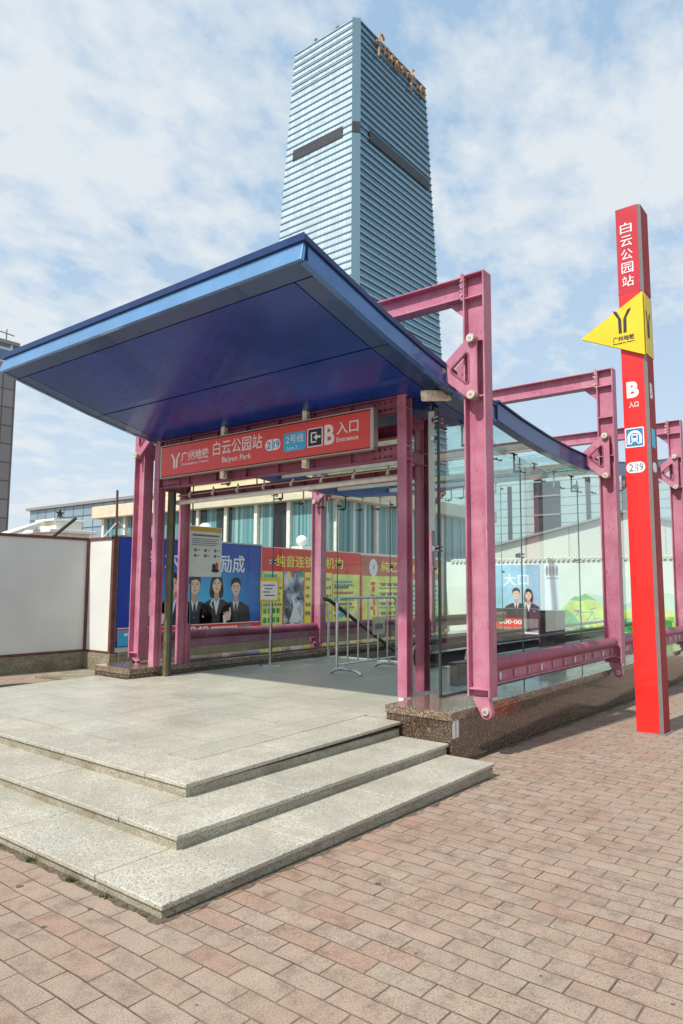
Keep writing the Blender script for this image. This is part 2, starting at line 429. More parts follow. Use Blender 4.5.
def tag(o, label=None, cat=None, group=None, kind=None):
    if label: o['label']=label
    if cat: o['category']=cat
    if group: o['group']=group
    if kind: o['kind']=kind
    return o
def thing(name, loc, label, cat, group=None):
    o = bpy.data.objects.new(name, None); COL.objects.link(o)
    o.location = loc; o.empty_display_size=.3; WO[o]=Vector(loc)
    return tag(o, label, cat, group)
def copy_tree(o, dloc, parent=None):
    c = o.copy(); COL.objects.link(c); WO[c]=WO[o]+Vector(dloc)
    if parent is None: c.location = Vector(o.location)+Vector(dloc)
    else: c.parent = parent
    for ch in list(o.children): copy_tree(ch, dloc, c)
    return c
def hbeam(b, p0, p1, D, depth, width, tf, tw, m):
    """rolled H section from p0 to p1; D = direction of the depth (flange to flange)"""
    p0=Vector(p0); p1=Vector(p1); T=(p1-p0); L=T.length; T.normalize(); D=Vector(D).normalized(); Wd=T.cross(D)
    c=(p0+p1)/2
    for sg in (-1,1): b.obox(c+D*sg*(depth/2-tf/2), T, D, Wd, (L/2, tf/2, width/2), m)
    b.obox(c, T, D, Wd, (L/2-.001, depth/2-tf+.002, tw/2), m)
def bolt(b, c, axis, r, l, m):
    c=Vector(c); a=Vector(axis).normalized(); b.tube([c, c+a*l], r, m, 6)

# ------------------------------------------------------------------ ground
def gz(x): return 0. if x<2.25 else -.012*(min(x,25.)-2.25)
g = MB()
xs=[-1500,-60,2.25,25,1500]; ys=[-1500,-60,60,1500]
vs=[(x,y,gz(x)) for x in xs for y in ys]
g.add(vs, [(i*4+j,(i+1)*4+j,(i+1)*4+j+1,i*4+j+1) for i in range(4) for j in range(3)], PAVING)
tag(g.build('paved_ground'), kind='structure')

# ------------------------------------------------------------------ entrance steps and platform
def fz(x): return .258 if x<3.22 else (.258+(x-3.22)/(5.9-3.22)*.042 if x<5.9 else .30)
steps = thing('entrance_steps', (4.5,5.5,0), 'three speckled pale granite steps wrapping a corner and rising to the entrance platform', 'steps')
def step(x0,y0,x1,z0,z1,dep):
    """L-shaped step: nosing slabs over a recessed riser"""
    rb = MB(); t=.030; gap=.004; ov=.016; yend=9.1
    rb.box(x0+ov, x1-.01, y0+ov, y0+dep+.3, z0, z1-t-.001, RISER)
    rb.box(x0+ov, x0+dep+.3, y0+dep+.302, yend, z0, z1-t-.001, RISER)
    st = rb.build('step', steps, bevel=.003)
    tb = MB()
    xx=[x0]; 
    while xx[-1] < x1-.7: xx.append(xx[-1]+1.12+random.uniform(-.1,.1))
    xx[-1]=x1
    for a,b_ in zip(xx,xx[1:]):
        a+=gap/2; b_-=gap/2; j=random.uniform(-.0012,.0012)
        za,zc=(fz(a),fz(b_)) if z1>.25 else (z1,z1)
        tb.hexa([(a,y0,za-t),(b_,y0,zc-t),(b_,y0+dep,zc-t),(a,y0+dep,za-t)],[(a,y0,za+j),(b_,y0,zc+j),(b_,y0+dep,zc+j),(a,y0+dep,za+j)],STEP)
    yy=[y0+dep+gap]
    while yy[-1] < yend-.7: yy.append(yy[-1]+1.15+random.uniform(-.1,.1))
    yy[-1]=yend
    for a,b_ in zip(yy,yy[1:]): tb.box(x0,x0+dep,a+gap/2,b_-gap/2,z1-t,z1+random.uniform(-.0012,.0012),STEP)
    tb.build('tread', st, bevel=.006, seg=3)
step(2.253,2.865,5.79,-.12,.075,.56)
step(2.728,3.355,5.845,.03,.162,.56)
step(3.22,3.875,5.845,.11,.258,.45)
pb = MB()
def slab(x0,x1,y0,y1,zb=-.4):
    pb.hexa([(x0,y0,zb),(x1,y0,zb),(x1,y1,zb),(x0,y1,zb)],[(x0,y0,fz(x0)),(x1,y0,fz(x1)),(x1,y1,fz(x1)),(x0,y1,fz(x0))],FLOOR)
slab(3.674,5.9,4.329,9.1); slab(5.9,10.4,4.08,8.4); slab(10.4,19,4.08,4.9)
pb.build('platform_floor', steps)
# stair pit walls
st = thing('stair_flight', (10.4,6.6,.3), 'stone stair flight going down into the station behind the crowd barrier', 'stairs')
sb = MB()
for i in range(16):
    z=.30-.16*(i+1); x=10.42+.30*i
    sb.box(x,x+.33,6.2,8.34,z-.3,z,PITDARK)
sb.build('flight', st)
sb = MB(); sb.box(10.41,19,4.915,6.18,-3.2,-2.9,PITDARK); sb.box(10.41,19,8.345,8.385,-3.2,.28,PITDARK); sb.box(18.9,18.98,4.92,8.34,-3.2,.28,PITDARK)
build_split(sb,'pit_lining',st)
hb = MB()
hb.tube([(10.02,8.22,.30),(10.02,8.22,1.27)],.028,STEEL,10)
hb.tube([(12.2,8.22,-.75),(12.2,8.22,.15)],.025,STEEL,8)
h0 = thing('stair_handrail', (10.02,8.22,.3), 'black sloping handrail on steel posts running down beside the stairs', 'handrail')
build_split(hb,'post', h0, smooth=True)
hb = MB(); hb.tube([(9.9,8.22,1.36),(10.05,8.22,1.33),(13.6,8.22,-.44)],.036,RUBBER,10); hb.build('rail', h0, smooth=True)

# escalator
es = thing('escalator', (9.6,5.5,.3), 'dark escalator with steel ended balustrade beyond the purple gate posts', 'escalator')
eb = MB(); eb.box(9.7,18.5,5.02,5.18,.30,.53,PARAPET); eb.build('balustrade', es, bevel=.01)
eb = MB(); eb.box(9.7,18.5,5.95,6.11,-.6,.53,PARAPET); eb.build('balustrade', es, bevel=.01)
def newel(y):
    b=MB(); b.tube([(9.7,y-.075,.50),(9.7,y+.075,.50)],.20,STEEL,28); b.build('newel_end', es, bevel=.01, smooth=True)
    b=MB()
    pts=[(9.72-.225*math.sin(a), y, .50+.225*math.cos(a)) for a in [R(k*18) for k in range(0,11)]]
    b.tube([(18.5,y,.725)]+pts,.032,RUBBER,8); b.build('handrail', es, smooth=True)
newel(5.1); newel(6.03)
eb = MB(); eb.box(9.75,18.5,5.2,5.93,-.5,.29,DSTEEL); eb.build('tread_band', es)
cb = MB(); cb.box(13.6,14.1,5.38,5.74,.02,1.10,DSTEEL); cb.box(13.58,14.12,5.36,5.76,1.101,1.13,PARAPET); cb.box(13.585,13.599,5.42,5.70,.35,1.05,PARAPET)
tag(cb.build('equipment_cabinet', loc=(14,5.6,.3), bevel=.01),'plain dark grey equipment cabinet standing behind the right glass wall','cabinet')
pw = MB(); pw.box(8.3,18.5,4.62,4.74,.3,.56,PARAPET); pw.box(8.28,18.5,4.60,4.76,.561,.60,DSTEEL)
tag(pw.build('stairwell_parapet', loc=(8.3,4.7,.3), bevel=.006),'low black polished parapet running behind the right glass wall','parapet')

# ------------------------------------------------------------------ plinths
def plinth(name, x0,x1,y0,y1,zt,label, strip=False):
    r = thing(name,(x0,(y0+y1)/2,0),label,'plinth')
    b=MB(); b.box(x0+.012,x1,y0+.012,y1-.012,-.45,zt-.082,PLINTH); b.build('plinth_wall',r,bevel=.002)
    b=MB(); gx=[x0]
    while gx[-1]<x1-1.2: gx.append(gx[-1]+1.75)
    gx[-1]=x1
    for a,c in zip(gx,gx[1:]): b.box(a+.002,c-.002,y0,y1,zt-.078,zt,PLINTHCAP)
    build_split(b,'coping',r,bevel=.004)
    if strip:
        b=MB(); F=Face3((x0+.03,y0+.012,.20),'-y'); b.rect(F,.0,.11,0,.19,PAPER,.004); b.rect(F,.05,.058,.01,.18,INK,.0055); b.build('paper_strip',r)
plinth('granite_plinth',5.85,19,3.32,4.07,.437,'polished brown granite plinth carrying the right glass wall beside the brick paving',True)
plinth('granite_plinth',5.93,19,8.40,9.25,.437,'polished brown granite plinth under the left posts and left glass wall')

# ------------------------------------------------------------------ steel portal frames
FX=6.375
def make_frame():
    r = thing('steel_portal_frame',(FX,6.055,.437),'nearest pink purple steel portal frame, rising in front of the glass tower','portal frame','purple steel portal frames over the entrance')
    def post(yo, sgn):
        # yo outer flange face, sgn = +1 when the station is towards +y
        b=MB(); yc=yo+sgn*.12
        hbeam(b,(FX,yc,.53),(FX,yc,4.80),(0,1,0),.24,.168,.018,.014,PURPLE)
        b.box(FX-.08,FX+.08,min(yo+sgn*.02,yo+sgn*.22),max(yo+sgn*.02,yo+sgn*.22),.60,.615,PURPLE)
        b.box(FX-.083,FX+.083,min(yo,yo+sgn*.24),max(yo,yo+sgn*.24),4.80,4.815,PURPLE)
        for z in (4.555,3.50,4.08): b.box(FX-.078,FX+.078,min(yo+sgn*.019,yo+sgn*.221),max(yo+sgn*.019,yo+sgn*.221),z,z+.015,PURPLE)
        p=b.build('post',r,bevel=.003)
        b=MB()
        ys=[yo+sgn*.035,yo+sgn*.20]; cy=yo+sgn*(.07 if sgn>0 else .12)
        loop=[(FX-.028,ys[1],.53),(FX-.028,ys[1],.50)]
        if sgn>0:
            loop+= [(FX-.028,cy+.075,.40)]+[(FX-.028,cy+.062*math.cos(R(-a)),.385+.062*math.sin(R(-a))) for a in range(0,181,20)]
        else:
            loop+= [(FX-.028,cy+.05,.440),(FX-.028,cy-.05,.440)]
        loop+=[(FX-.028,ys[0],.50),(FX-.028,ys[0],.53)]
        b.prism(loop,(.056,0,0),PURPLE); t=b.build('foot_lug',p,bevel=.003)
        if sgn>0:
            b=MB(); b.tube([(FX-.055,cy,.395),(FX+.055,cy,.395)],.036,PINFACE,16); b.tube([(FX-.060,cy,.395),(FX-.054,cy,.395)],.014,PIN,8); b.build('foot_pin',p,smooth=True)
        return p
    post(3.157,1); post(8.953,-1)
    b=MB(); hbeam(b,(FX,3.42,4.685),(FX,8.69,4.685),(0,0,1),.235,.168,.016,.012,PURPLE); bm_=b.build('beam',r,bevel=.003)
    for y,s in ((3.405,1),(8.705,-1)):
        b=MB(); b.box(FX-.088,FX+.088,y-.010,y+.012,4.545,4.83,PURPLE)
        for z in (4.60,4.66,4.72,4.77):
            for dx in (-.055,.055): bolt(b,(FX+dx,y+s*.012,z),(0,s,0),.014,.03,PIN); bolt(b,(FX+dx,y-s*.01,z),(0,-s,0),.014,.02,PIN)
        for z in (4.60,4.68,4.755): bolt(b,(FX-.088,y,z),(-1,0,0),.010,.012,PIN)
        b.build('end_plate',bm_)
        b=MB(); b.prism([(FX-.007,y+s*.012,4.56),(FX-.007,y+s*.20,4.56),(FX-.007,y+s*.012,4.38)],(.014,0,0),PURPLE); b.build('gusset',bm_)
    # triangular hangers that carry the roof edge
    for yo,s in ((3.157,1),(8.953,-1)):
        T=Vector((0,yo+s*.118,4.096)); Bq=Vector((0,yo+s*.118,3.51)); Lq=Vector((0,yo+s*.463,3.813))
        c=(T+Bq+Lq)/3
        def ring(pts,d):
            out=[]
            for i,p in enumerate(pts):
                q0=pts[i-1]; q1=pts[(i+1)%3]
                e0=(p-q0).normalized(); e1=(q1-p).normalized()
                n0=Vector((0,e0.z,-e0.y)); n1=Vector((0,e1.z,-e1.y))
                if n0.dot(p-c)<0: n0=-n0
                if n1.dot(p-c)<0: n1=-n1
                for k in range(5):
                    n_=(n0*(4-k)+n1*k).normalized(); out.append(p+n_*d)
            return out
        b=MB()
        for xo in (-.125,.098):
            outer=[Vector((FX+xo,p.y,p.z)) for p in ring([T,Bq,Lq],.052)]
            inner=[Vector((FX+xo,p.y,p.z)) for p in ring([c+(T-c)*.47,c+(Bq-c)*.47,c+(Lq-c)*.47],.016)]
            b.prism(outer,(.027,0,0),PURPLE,inner)
            ring2=[Vector((FX+xo,p.y,p.z)) for p in ring([c+(T-c)*.47,c+(Bq-c)*.47,c+(Lq-c)*.47],.030)]
            if xo<0: b.prism([q+Vector((-.010,0,0)) for q in ring2],(.0095,0,0),PURPLE_D,[q+Vector((-.010,0,0)) for q in inner])
        h=b.build('triangular_bracket',r,bevel=.002)
        for p in (T,Bq,Lq):
            b=MB(); b.tube([(FX-.165,p.y,p.z),(FX+.165,p.y,p.z)],.047,PIN,18)
            b.tube([(FX-.172,p.y,p.z),(FX-.164,p.y,p.z)],.040,PINFACE,18); b.tube([(FX-.176,p.y,p.z),(FX-.171,p.y,p.z)],.015,PIN,8)
            b.build('pin',h,smooth=True)
    return r
fr1 = make_frame()
fr2 = copy_tree(fr1,(4.085,0,0)); fr2['label']='middle steel portal frame, its right post just left of the tall red station sign'
for ch in fr2.children:
    if ch.name.startswith('triangular_bracket'): ch.location.z -= .30
fr3 = copy_tree(fr1,(8.175,0,0)); fr3['label']='farthest steel portal frame, its right post at the photo edge beyond the red sign'

# guard rails between the frames
def rail(y, s, label):
    r = thing('guard_rail',(6.5,y,.64),label,'guard rail','purple guard rails along the glass walls')
    b=MB()
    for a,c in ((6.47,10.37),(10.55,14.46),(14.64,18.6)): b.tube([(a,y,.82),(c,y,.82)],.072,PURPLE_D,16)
    build_split(b,'tube_rail',r,smooth=True)
    b=MB()
    for a,c in ((6.47,10.37),(10.55,14.46),(14.64,18.6)):
        b.box(a,c,y-.008,y+.008,.63,.755,PURPLE)
        b.box(a,c,y-.045,y+.045,.628,.642,PURPLE)
    build_split(b,'web_plate',r)
    b=MB()
    for k in range(34):
        x=6.72+.35*k
        if abs(x-10.46)>.2 and abs(x-14.55)>.2:
            b.box(x-.011,x+.011,y-s*.022-.008,y-s*.022+.008,.665,.735,PIN if k%3 else WHITE)
    build_split(b,'web_clip',r)
    return r
rail(3.275,1,'purple tube guard rail along the outside of the right glass wall')
rail(8.83,-1,'dark purple tube guard rail along the left glass wall in front of the posters')
sp=MB(); hbeam(sp,(6.95,8.47,.437),(6.95,8.47,1.0),(0,1,0),.12,.10,.012,.010,PURPLE_D); sp.box(6.89,7.01,8.405,8.535,1.0,1.012,PURPLE_D)
tag(sp.build('stub_post',loc=(6.95,8.47,.437)),'short maroon stub post beside the rear left gate post','post')

# ------------------------------------------------------------------ canopy
PROF=[(4.01,4.40),(4.47,4.285),(5.2,4.105),(5.92,3.955),(6.6,3.845),(7.4,3.735)]
YR,YL=3.57,8.52
def prof(x,P=PROF):
    for (a,za),(b_,zb) in zip(P,P[1:]):
        if x<=b_: return za+(zb-za)*(x-a)/(b_-a)
    return P[-1][1]
can = thing('entrance_canopy',(5.5,6.05,3.5),'broad glossy dark blue canopy with fascia tinted a sunlit light blue tilting up over the entrance','canopy')
def sheet(b,pts,y0,y1,t0,t1,m):
    """curved slab following profile pts, from t0 to t1 above it"""
    n=len(pts); vs=[]
    for x,z in pts:
        vs+= [(x,y0,z+t0),(x,y1,z+t0),(x,y1,z+t1),(x,y0,z+t1)]
    fs=[(0,1,2,3)[::-1],(4*n-4,4*n-3,4*n-2,4*n-1)]
    for i in range(n-1):
        a=4*i; c=a+4
        fs+=[(a,c,c+1,a+1)[::1],(a+1,c+1,c+2,a+2),(a+2,c+2,c+3,a+3),(a+3,c+3,c,a)]
    b.add(vs,fs,m)
b=MB(); pts=[(x,prof(x)) for x in [4.01,4.47,5.2,5.92,6.6,7.4]]
sheet(b,pts,YR,YL,-.055,0.,CAP); b.build('roof_cap',can,bevel=.004)
b=MB(); ip=[(4.05,prof(4.05))]+pts[1:]
# front fascia (leaning) and two side fascias
b.hexa([(3.975,YR+.005,4.165),(4.02,YR+.005,4.165),(4.02,YL-.005,4.165),(3.975,YL-.005,4.165)],
       [(4.035,YR+.03,4.342),(4.075,YR+.03,4.342),(4.075,YL-.03,4.342),(4.035,YL-.03,4.342)],SUNFRONT)
b.build('fascia',can,bevel=.004)
for y0,y1 in ((YR+.022,YR+.06),(YL-.06,YL-.022)):
    b=MB(); sheet(b,[(4.08,prof(4.08))]+pts[1:],y0,y1,-.215,-.056,BLUE)
    o=b.build('fascia',can,bevel=.004)
b=MB()   # thin bright drip edge under each side fascia
for y0,y1 in ((YR+.004,YR+.065),(YL-.065,YL-.004)): sheet(b,[(4.03,prof(4.03))]+pts[1:],y0,y1,-.232,-.217,BLUE)
build_split(b,'drip_edge',can)
b=MB(); sheet(b,[(4.06,prof(4.06))]+pts[1:],YR+.07,YL-.07,-.20,-.09,BLACK); b.build('deck',can)
# soffit panels with open joints
def seg(x0,x1):
    return [(x0,prof(x0))]+[(x,z) for x,z in PROF if x0+.05<x<x1-.05]+[(x1,prof(x1))]
gp=.012
panels=[(4.00,4.20,YR+.07,YL-.07,CAP)]
for xa,xb in ((4.20,5.30),(5.30,6.45),(6.45,7.38)):
    panels.append((xa,xb,YR+.07,YR+.27,CAP)); panels.append((xa,xb,YL-.27,YL-.07,CAP))
    n=2
    for k in range(n):
        ya=YR+.27+(YL-YR-.54)*k/n; yb=YR+.27+(YL-YR-.54)*(k+1)/n
        panels.append((xa,xb,ya,yb,SOFFIT))
for xa,xb,ya,yb,m in panels:
    b=MB(); sm = m is SOFFIT
    inner = sm and ya>YR+.3
    jy0 = .0015 if inner else gp
    jy1 = gp if (not sm or yb>YL-.3) else .0015
    jx0 = gp
    sheet(b,seg(xa+(gp if sm or xa>4.1 else 0),xb-(gp if sm else .002)),ya+(jy0 if sm else .002),yb-(jy1 if sm else .002),-.226,-.206,SOFFIT if sm else EDGEBLUE)
    b.build('soffit_panel',can)
for yy in (YR+.01,YL-.01):
    b=MB(); s=1 if yy<6 else -1
    for x in (6.26,6.49):
        b.prism([(x-.012,yy-s*.02,prof(x)-.02),(x-.012,yy+s*.08,prof(x)-.02),(x-.012,yy+s*.10,prof(x)-.20),(x-.012,yy+s*.05,prof(x)-.26),(x-.012,yy-s*.0,prof(x)-.2)],(.024,0,0),BLUE)
    build_split(b,'lug',can)

# glazed roof behind the canopy
P2=[(7.42,3.732),(8.1,3.645),(8.9,3.575),(9.7,3.535),(10.46,3.525),(11.3,3.575),(12.2,3.685),(13.2,3.84),(14.55,4.06),(16.5,4.42),(18.8,4.85)]
rf = thing('glass_roof',(12,6.05,3.5),'sagging glass roof with dark blue edge beams behind the canopy','roof')
for y0,y1 in ((YR,YR+.13),(YL-.13,YL)):
    b=MB(); sheet(b,P2,y0,y1,-.205,0,BEAMBLUE); sheet(b,P2,y0-.025,y1+.025,.002,.022,CAP); b.build('edge_beam',rf,bevel=.003)
b=MB()
for x in (8.9,10.46,12.2,14.55,16.5): b.box(x-.022,x+.022,YR+.132,YL-.132,prof(x,P2)-.13,prof(x,P2)-.05,GREYTRIM)
build_split(b,'purlin',rf)
b=MB()
for (xa,za),(xb,zb) in zip(P2,P2[1:]):
    for k in range(4):
        ya=YR+.14+(YL-YR-.28)*k/4; yb=YR+.14+(YL-YR-.28)*(k+1)/4
        sheet(b,[(xa+.008,prof(xa+.008,P2)),(xb-.008,prof(xb-.008,P2))],ya+.008,yb-.008,-.035,-.022,ROOFGLASS)
build_split(b,'roof_glazing',rf)

# ------------------------------------------------------------------ glass walls
def spider(b,x,y,z,s,m=DSTEEL,r=.055):
    """four-armed point fixing; s = side of the arms"""
    b.tube([(x,y+s*.02,z),(x,y+s*.075,z)],.013,m,8)
    for dx in (-1,1):
        for dz in (-1,1):
            b.tube([(x,y+s*.07,z),(x+dx*r*.6,y+s*.065,z+dz*r*.28),(x+dx*r,y+s*.03,z+dz*r*.4)],[.010,.008,.007],m,6)
            b.tube([(x+dx*r,y+s*.03,z+dz*r*.4),(x+dx*r,y-s*.014,z+dz*r*.4)],.011,STEEL,8)
def glass_wall(y,s,xs,label,gm=None):
    r = thing('glass_wall',(xs[0],y,.437),label,'glass wall')
    for a,c in zip(xs,xs[1:]):
        b=MB(); z=.45
        top=lambda x:(prof(x,PROF)-.34 if x<7.4 else prof(x,P2)-.30)
        xm=[a+.009]+[x for x in (7.4,8.1,8.9,9.7,10.46,11.3,12.2,13.2,14.55,16.5) if a+.05<x<c-.05]+[c-.009]
        b.prism([(a+.009,y-.006,z),(c-.009,y-.006,z)]+[(x,y-.006,top(x)) for x in xm[::-1]],(0,.012,0),gm or GLASS)
        b.build('glass_pane',r)
    for x in xs:
        t=(prof(x,PROF)-.34 if x<7.4 else prof(x,P2)-.30)
        b=MB(); b.box(x-.0075,x+.0075,y-.007,y+.007,.45,t,SEAL); b.build('joint_seal',r)
        b=MB(); spider(b,x,y,2.0,s); b.build('spider_fitting',r,smooth=True)
        b=MB(); spider(b,x,y,t-.10,s); b.build('spider_fitting',r,smooth=True)
    for a,c in zip(xs,xs[1:]):
        for f in (.0,.36,.70):
            x=a+(c-a)*f+.09*(f==0)
            zt=(prof(x,PROF)-.24 if x<7.4 else prof(x,P2)-.21)
            b=MB(); b.box(x-.085,x+.085,y+s*.12-.02,y+s*.12+.02,zt-.012,zt,ALU if f else DSTEEL)
            b.tube([(x,y+s*.12,zt-.01),(x,y+s*.12,zt-.25)],.014,ALU if f else DSTEEL,8)
            b.box(x-.012,x+.012,y+s*.02,y+s*.13,zt-.26,zt-.235,DSTEEL)
            for dx in (-.07,.07): b.tube([(x,y+s*.03,zt-.25),(x+dx,y+s*.03,zt-.26),(x+dx,y-s*.012,zt-.26)],.012,DSTEEL,6)
            b.build('roof_hanger',r,smooth=True)
    b=MB(); b.box(xs[0],xs[-1],y-.03,y+.03,.4372,.452,DSTEEL); b.build('floor_channel',r)
    return r
glass_wall(3.87,1,[6.59,8.68,10.78,12.85,14.95,17.0],'clear green tinted glass wall on the right side above the brown granite plinth',SIDEGLASS)
glass_wall(8.56,-1,[7.1,8.9,10.7,12.5,14.3,16.1,17.9],'clear glass wall on the left side in front of the posters')
# narrow return pane next to the gate
gr = thing('glass_return',(6.59,4.0,.437),'narrow upright glass pane between the purple gate post and the right glass wall','glass pane')
b=MB(); b.box(6.584,6.596,3.89,4.16,.445,3.42,GLASS); b.build('glass_pane',gr)
b=MB(); b.box(6.578,6.602,3.862,3.886,.445,3.46,SEAL); b.build('edge_strip',gr)
b=MB(); b.box(6.60,6.63,3.945,4.005,2.2,3.52,WALLWHITE); b.build('pale_strip',gr)  # plain pale upright strip behind the return pane
b=MB()
for z in (2.0,3.2): b.tube([(6.53,3.92,z),(6.65,3.92,z)],.028,STEEL,10)
build_split(b,'point_fixing',gr,smooth=True)
b=MB(); b.obox((6.33,3.74,3.60),(1,0,.22),(0,1,0),(-.22,0,1),(.27,.035,.055),STONE_B); b.tube([(6.55,3.69,3.645),(6.55,3.79,3.645)],.045,PINFACE,16)
tag(b.build('edge_bracket',loc=(6.33,3.74,3.6),bevel=.015),'weathered cream metal bracket hanging under the right canopy edge','bracket')

# ------------------------------------------------------------------ entrance gate frame
gt = thing('gate_frame',(6.55,6.28,.437),'double purple steel gate frame carrying the red station name sign','gate frame')
def gpost(x,y,z1,m=PURPLE):
    b=MB(); hbeam(b,(x,y,.437),(x,y,z1),(1,0,0),.125,.115,.013,.012,m)
    for z in (3.10,2.96,3.52,3.66):
        if z<z1-.005: b.box(x-.066,x+.066,y-.061,y+.061,z,z+.012,m)
    b.box(x-.066,x+.066,y-.06,y+.06,z1,z1+.012,m)
    o=b.build('post',gt,bevel=.002)
    return o
p=gpost(6.35,4.155,3.68)
b=MB()
for dx in (-.03,.03): b.tube([(6.35+dx,4.155,3.69),(6.35+dx,4.155,3.80)],.011,CREAMPIPE,8)
build_split(b,'top_rod',p)
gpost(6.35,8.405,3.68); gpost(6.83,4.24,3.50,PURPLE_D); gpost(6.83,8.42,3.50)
def gbeam(x,z,dep,m=PURPLE_D):
    b=MB(); hbeam(b,(x,4.225,z),(x,8.335,z),(0,0,1),dep,.115,.013,.010,m); o=b.build('cross_beam',gt,bevel=.002)
    b=MB()
    for y0,y1 in ((4.24,4.62),(7.94,8.32)):
        b.prism([(x-.020,y0,z-dep*.40),(x-.020,y1-.06,z-dep*.40),(x-.020,y1,z-dep*.2),(x-.020,y1,z+dep*.2),(x-.020,y1-.06,z+dep*.40),(x-.020,y0,z+dep*.40)],(.012,0,0),m)
        for k in range(4):
            for dz in (-.04,.04): bolt(b,(x-.02,y0+.08+.075*k,z+dz),(-1,0,0),.013,.012,DSTEEL)
        b.build('splice_plate',o); b=MB()
    for k in range(1,7): 
        y=4.3+k*.57; b.box(x-.052,x+.052,y-.006,y+.006,z-dep*.42,z+dep*.42,m)
    build_split(b,'stiffener',o)
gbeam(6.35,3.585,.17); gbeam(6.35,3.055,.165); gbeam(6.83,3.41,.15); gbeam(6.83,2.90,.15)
b=MB()
for y in (4.20,8.41):
    for z in (3.42,3.02): b.box(6.415,6.765,y-.035,y+.035,z-.06,z+.06,PURPLE_D)
build_split(b,'link_beam',gt)
# olive jamb beside the left gate posts and white stub by the right one
b=MB(); b.box(6.44,6.50,8.26,8.33,.30,2.95,OLIVE); b.box(6.505,6.53,8.25,8.30,.30,2.95,SEAL)
tag(b.build('door_jamb',loc=(6.47,8.3,.3),bevel=.002),'olive grey metal door jamb beside the left gate posts','jamb')
b=MB(); b.box(6.62,6.69,4.36,4.42,.30,.71,WHITE); b.box(6.617,6.693,4.357,4.423,.60,.63,REDPRINT); b.box(6.617,6.693,4.357,4.423,.67,.69,REDPRINT)
tag(b.build('marker_post',loc=(6.65,4.39,.3),bevel=.004),'short white post with red stripes at the foot of the right gate post','post')
# glass hanger pipe above the opening
hp = thing('hanger_pipe',(6.62,6.3,2.85),'long cream pipe with small clips hanging below the gate beam','pipe')
b=MB(); b.tube([(6.62,4.3,2.83),(6.62,8.33,2.80)],.036,CREAMPIPE,12); b.build('pipe',hp,smooth=True)
for k in range(8):
    y=4.55+.50*k
    b=MB(); b.tube([(6.62,y,2.98),(6.62,y,2.80)],.010,ALU,6); b.tube([(6.62,y-.03,2.95),(6.60,y,2.91),(6.62,y+.03,2.87)],.012,CREAMPIPE,6); b.build('clip',hp,smooth=True)
b=MB(); b.tube([(6.62,4.3,2.93),(6.62,8.33,2.90)],.010,ALU,8); b.build('tie_wire',hp)

# ------------------------------------------------------------------ station name sign
sg = thing('station_sign',(6.2,6.34,3.1),'long red station name sign with white lettering over the entrance','sign')
SY0,SY1=8.17,4.50
b=MB(); b.box(6.19,6.27,SY1,SY0,3.115,3.535,REDSIGN); b.build('sign_panel',sg,bevel=.004)
b=MB(); b.box(6.186,6.274,SY1-.045,SY1-.001,3.105,3.545,ALU); b.box(6.186,6.274,SY0+.001,SY0+.03,3.105,3.545,ALU); b.box(6.184,6.274,SY1-.045,SY0+.03,3.090,3.104,ALU); b.box(6.184,6.274,SY1-.045,SY0+.03,3.546,3.558,ALU)
build_split(b,'sign_frame',sg,bevel=.002)
for y in (5.5,6.94):
    b=MB(); b.box(6.22,6.285,y-.035,y+.035,3.56,3.70,STONE_B); b.box(6.22,6.285,y-.035,y+.035,2.99,3.088,STONE_B); build_split(b,'hanger',sg,bevel=.003)
F=Face3((6.19,SY0,3.115),'-x'); U=lambda y: SY0-y
def mlogo(b,F,u0,u1,v0,v1,m,n=.003):
    w=u1-u0; h=v1-v0; c=(u0+u1)/2
    for s in (-1,1):
        pts=[(c+s*w*.50,v1),(c+s*w*.47,v1-h*.10),(c+s*w*.24,v1-h*.38),(c+s*w*.22,v0),(c+s*w*.045,v0),(c+s*w*.06,v1-h*.42),(c+s*w*.30,v1-h*.06)]
        b.poly(F,pts if s>0 else pts[::-1],m,n)
b=MB(); mlogo(b,F,U(7.96),U(7.765),.10,.31,WHITE); b.build('metro_emblem',sg)
b=MB(); b.text(F,'广州地铁',U(7.735),U(7.165),.175,.315,WHITE,bold=.012); b.text(F,'Guangzhou Metro',U(7.735),U(7.165),.115,.15,WHITE,bold=.012); b.build('lettering',sg)
b=MB(); b.text(F,'白云公园站',U(7.08),U(6.17),.185,.375,WHITE,bold=.004); b.text(F,'Baiyun Park',U(6.90),U(6.36),.055,.150,WHITE,bold=.003); b.build('lettering',sg)
b=MB(); b.rrect(F,U(6.115),U(5.855),.135,.275,.068,WHITE); b.rect(F,U(5.995),U(5.985),.14,.27,BLUEPRINT,.003)
b.text(F,'2',U(6.09),U(6.02),.16,.25,BLUEPRINT,.004,.01); b.text(F,'19',U(5.97),U(5.87),.16,.25,BLUEPRINT,.004,.01); b.build('line_badge',sg)
b=MB(); b.rrect(F,U(5.80),U(5.445),.09,.315,.03,CYAN); b.text(F,'2号线',U(5.76),U(5.48),.185,.29,WHITE,.004); b.text(F,'Line 2',U(5.74),U(5.58),.11,.15,WHITE,.004); b.build('line_badge',sg)
b=MB(); b.rect(F,U(5.42),U(5.185),.10,.325,WHITE); b.rect(F,U(5.405),U(5.20),.113,.312,BLACKPRINT,.003)
for r_ in ((5.365,5.345,.15,.275),(5.343,5.28,.258,.275),(5.343,5.28,.15,.167)): b.rect(F,U(r_[0]),U(r_[1]),r_[2],r_[3],WHITE,.004)
b.poly(F,[(U(5.32),.212),(U(5.27),.255),(U(5.27),.225),(U(5.215),.225),(U(5.215),.20),(U(5.27),.20),(U(5.27),.17)],WHITE,.004); b.build('entry_symbol',sg)
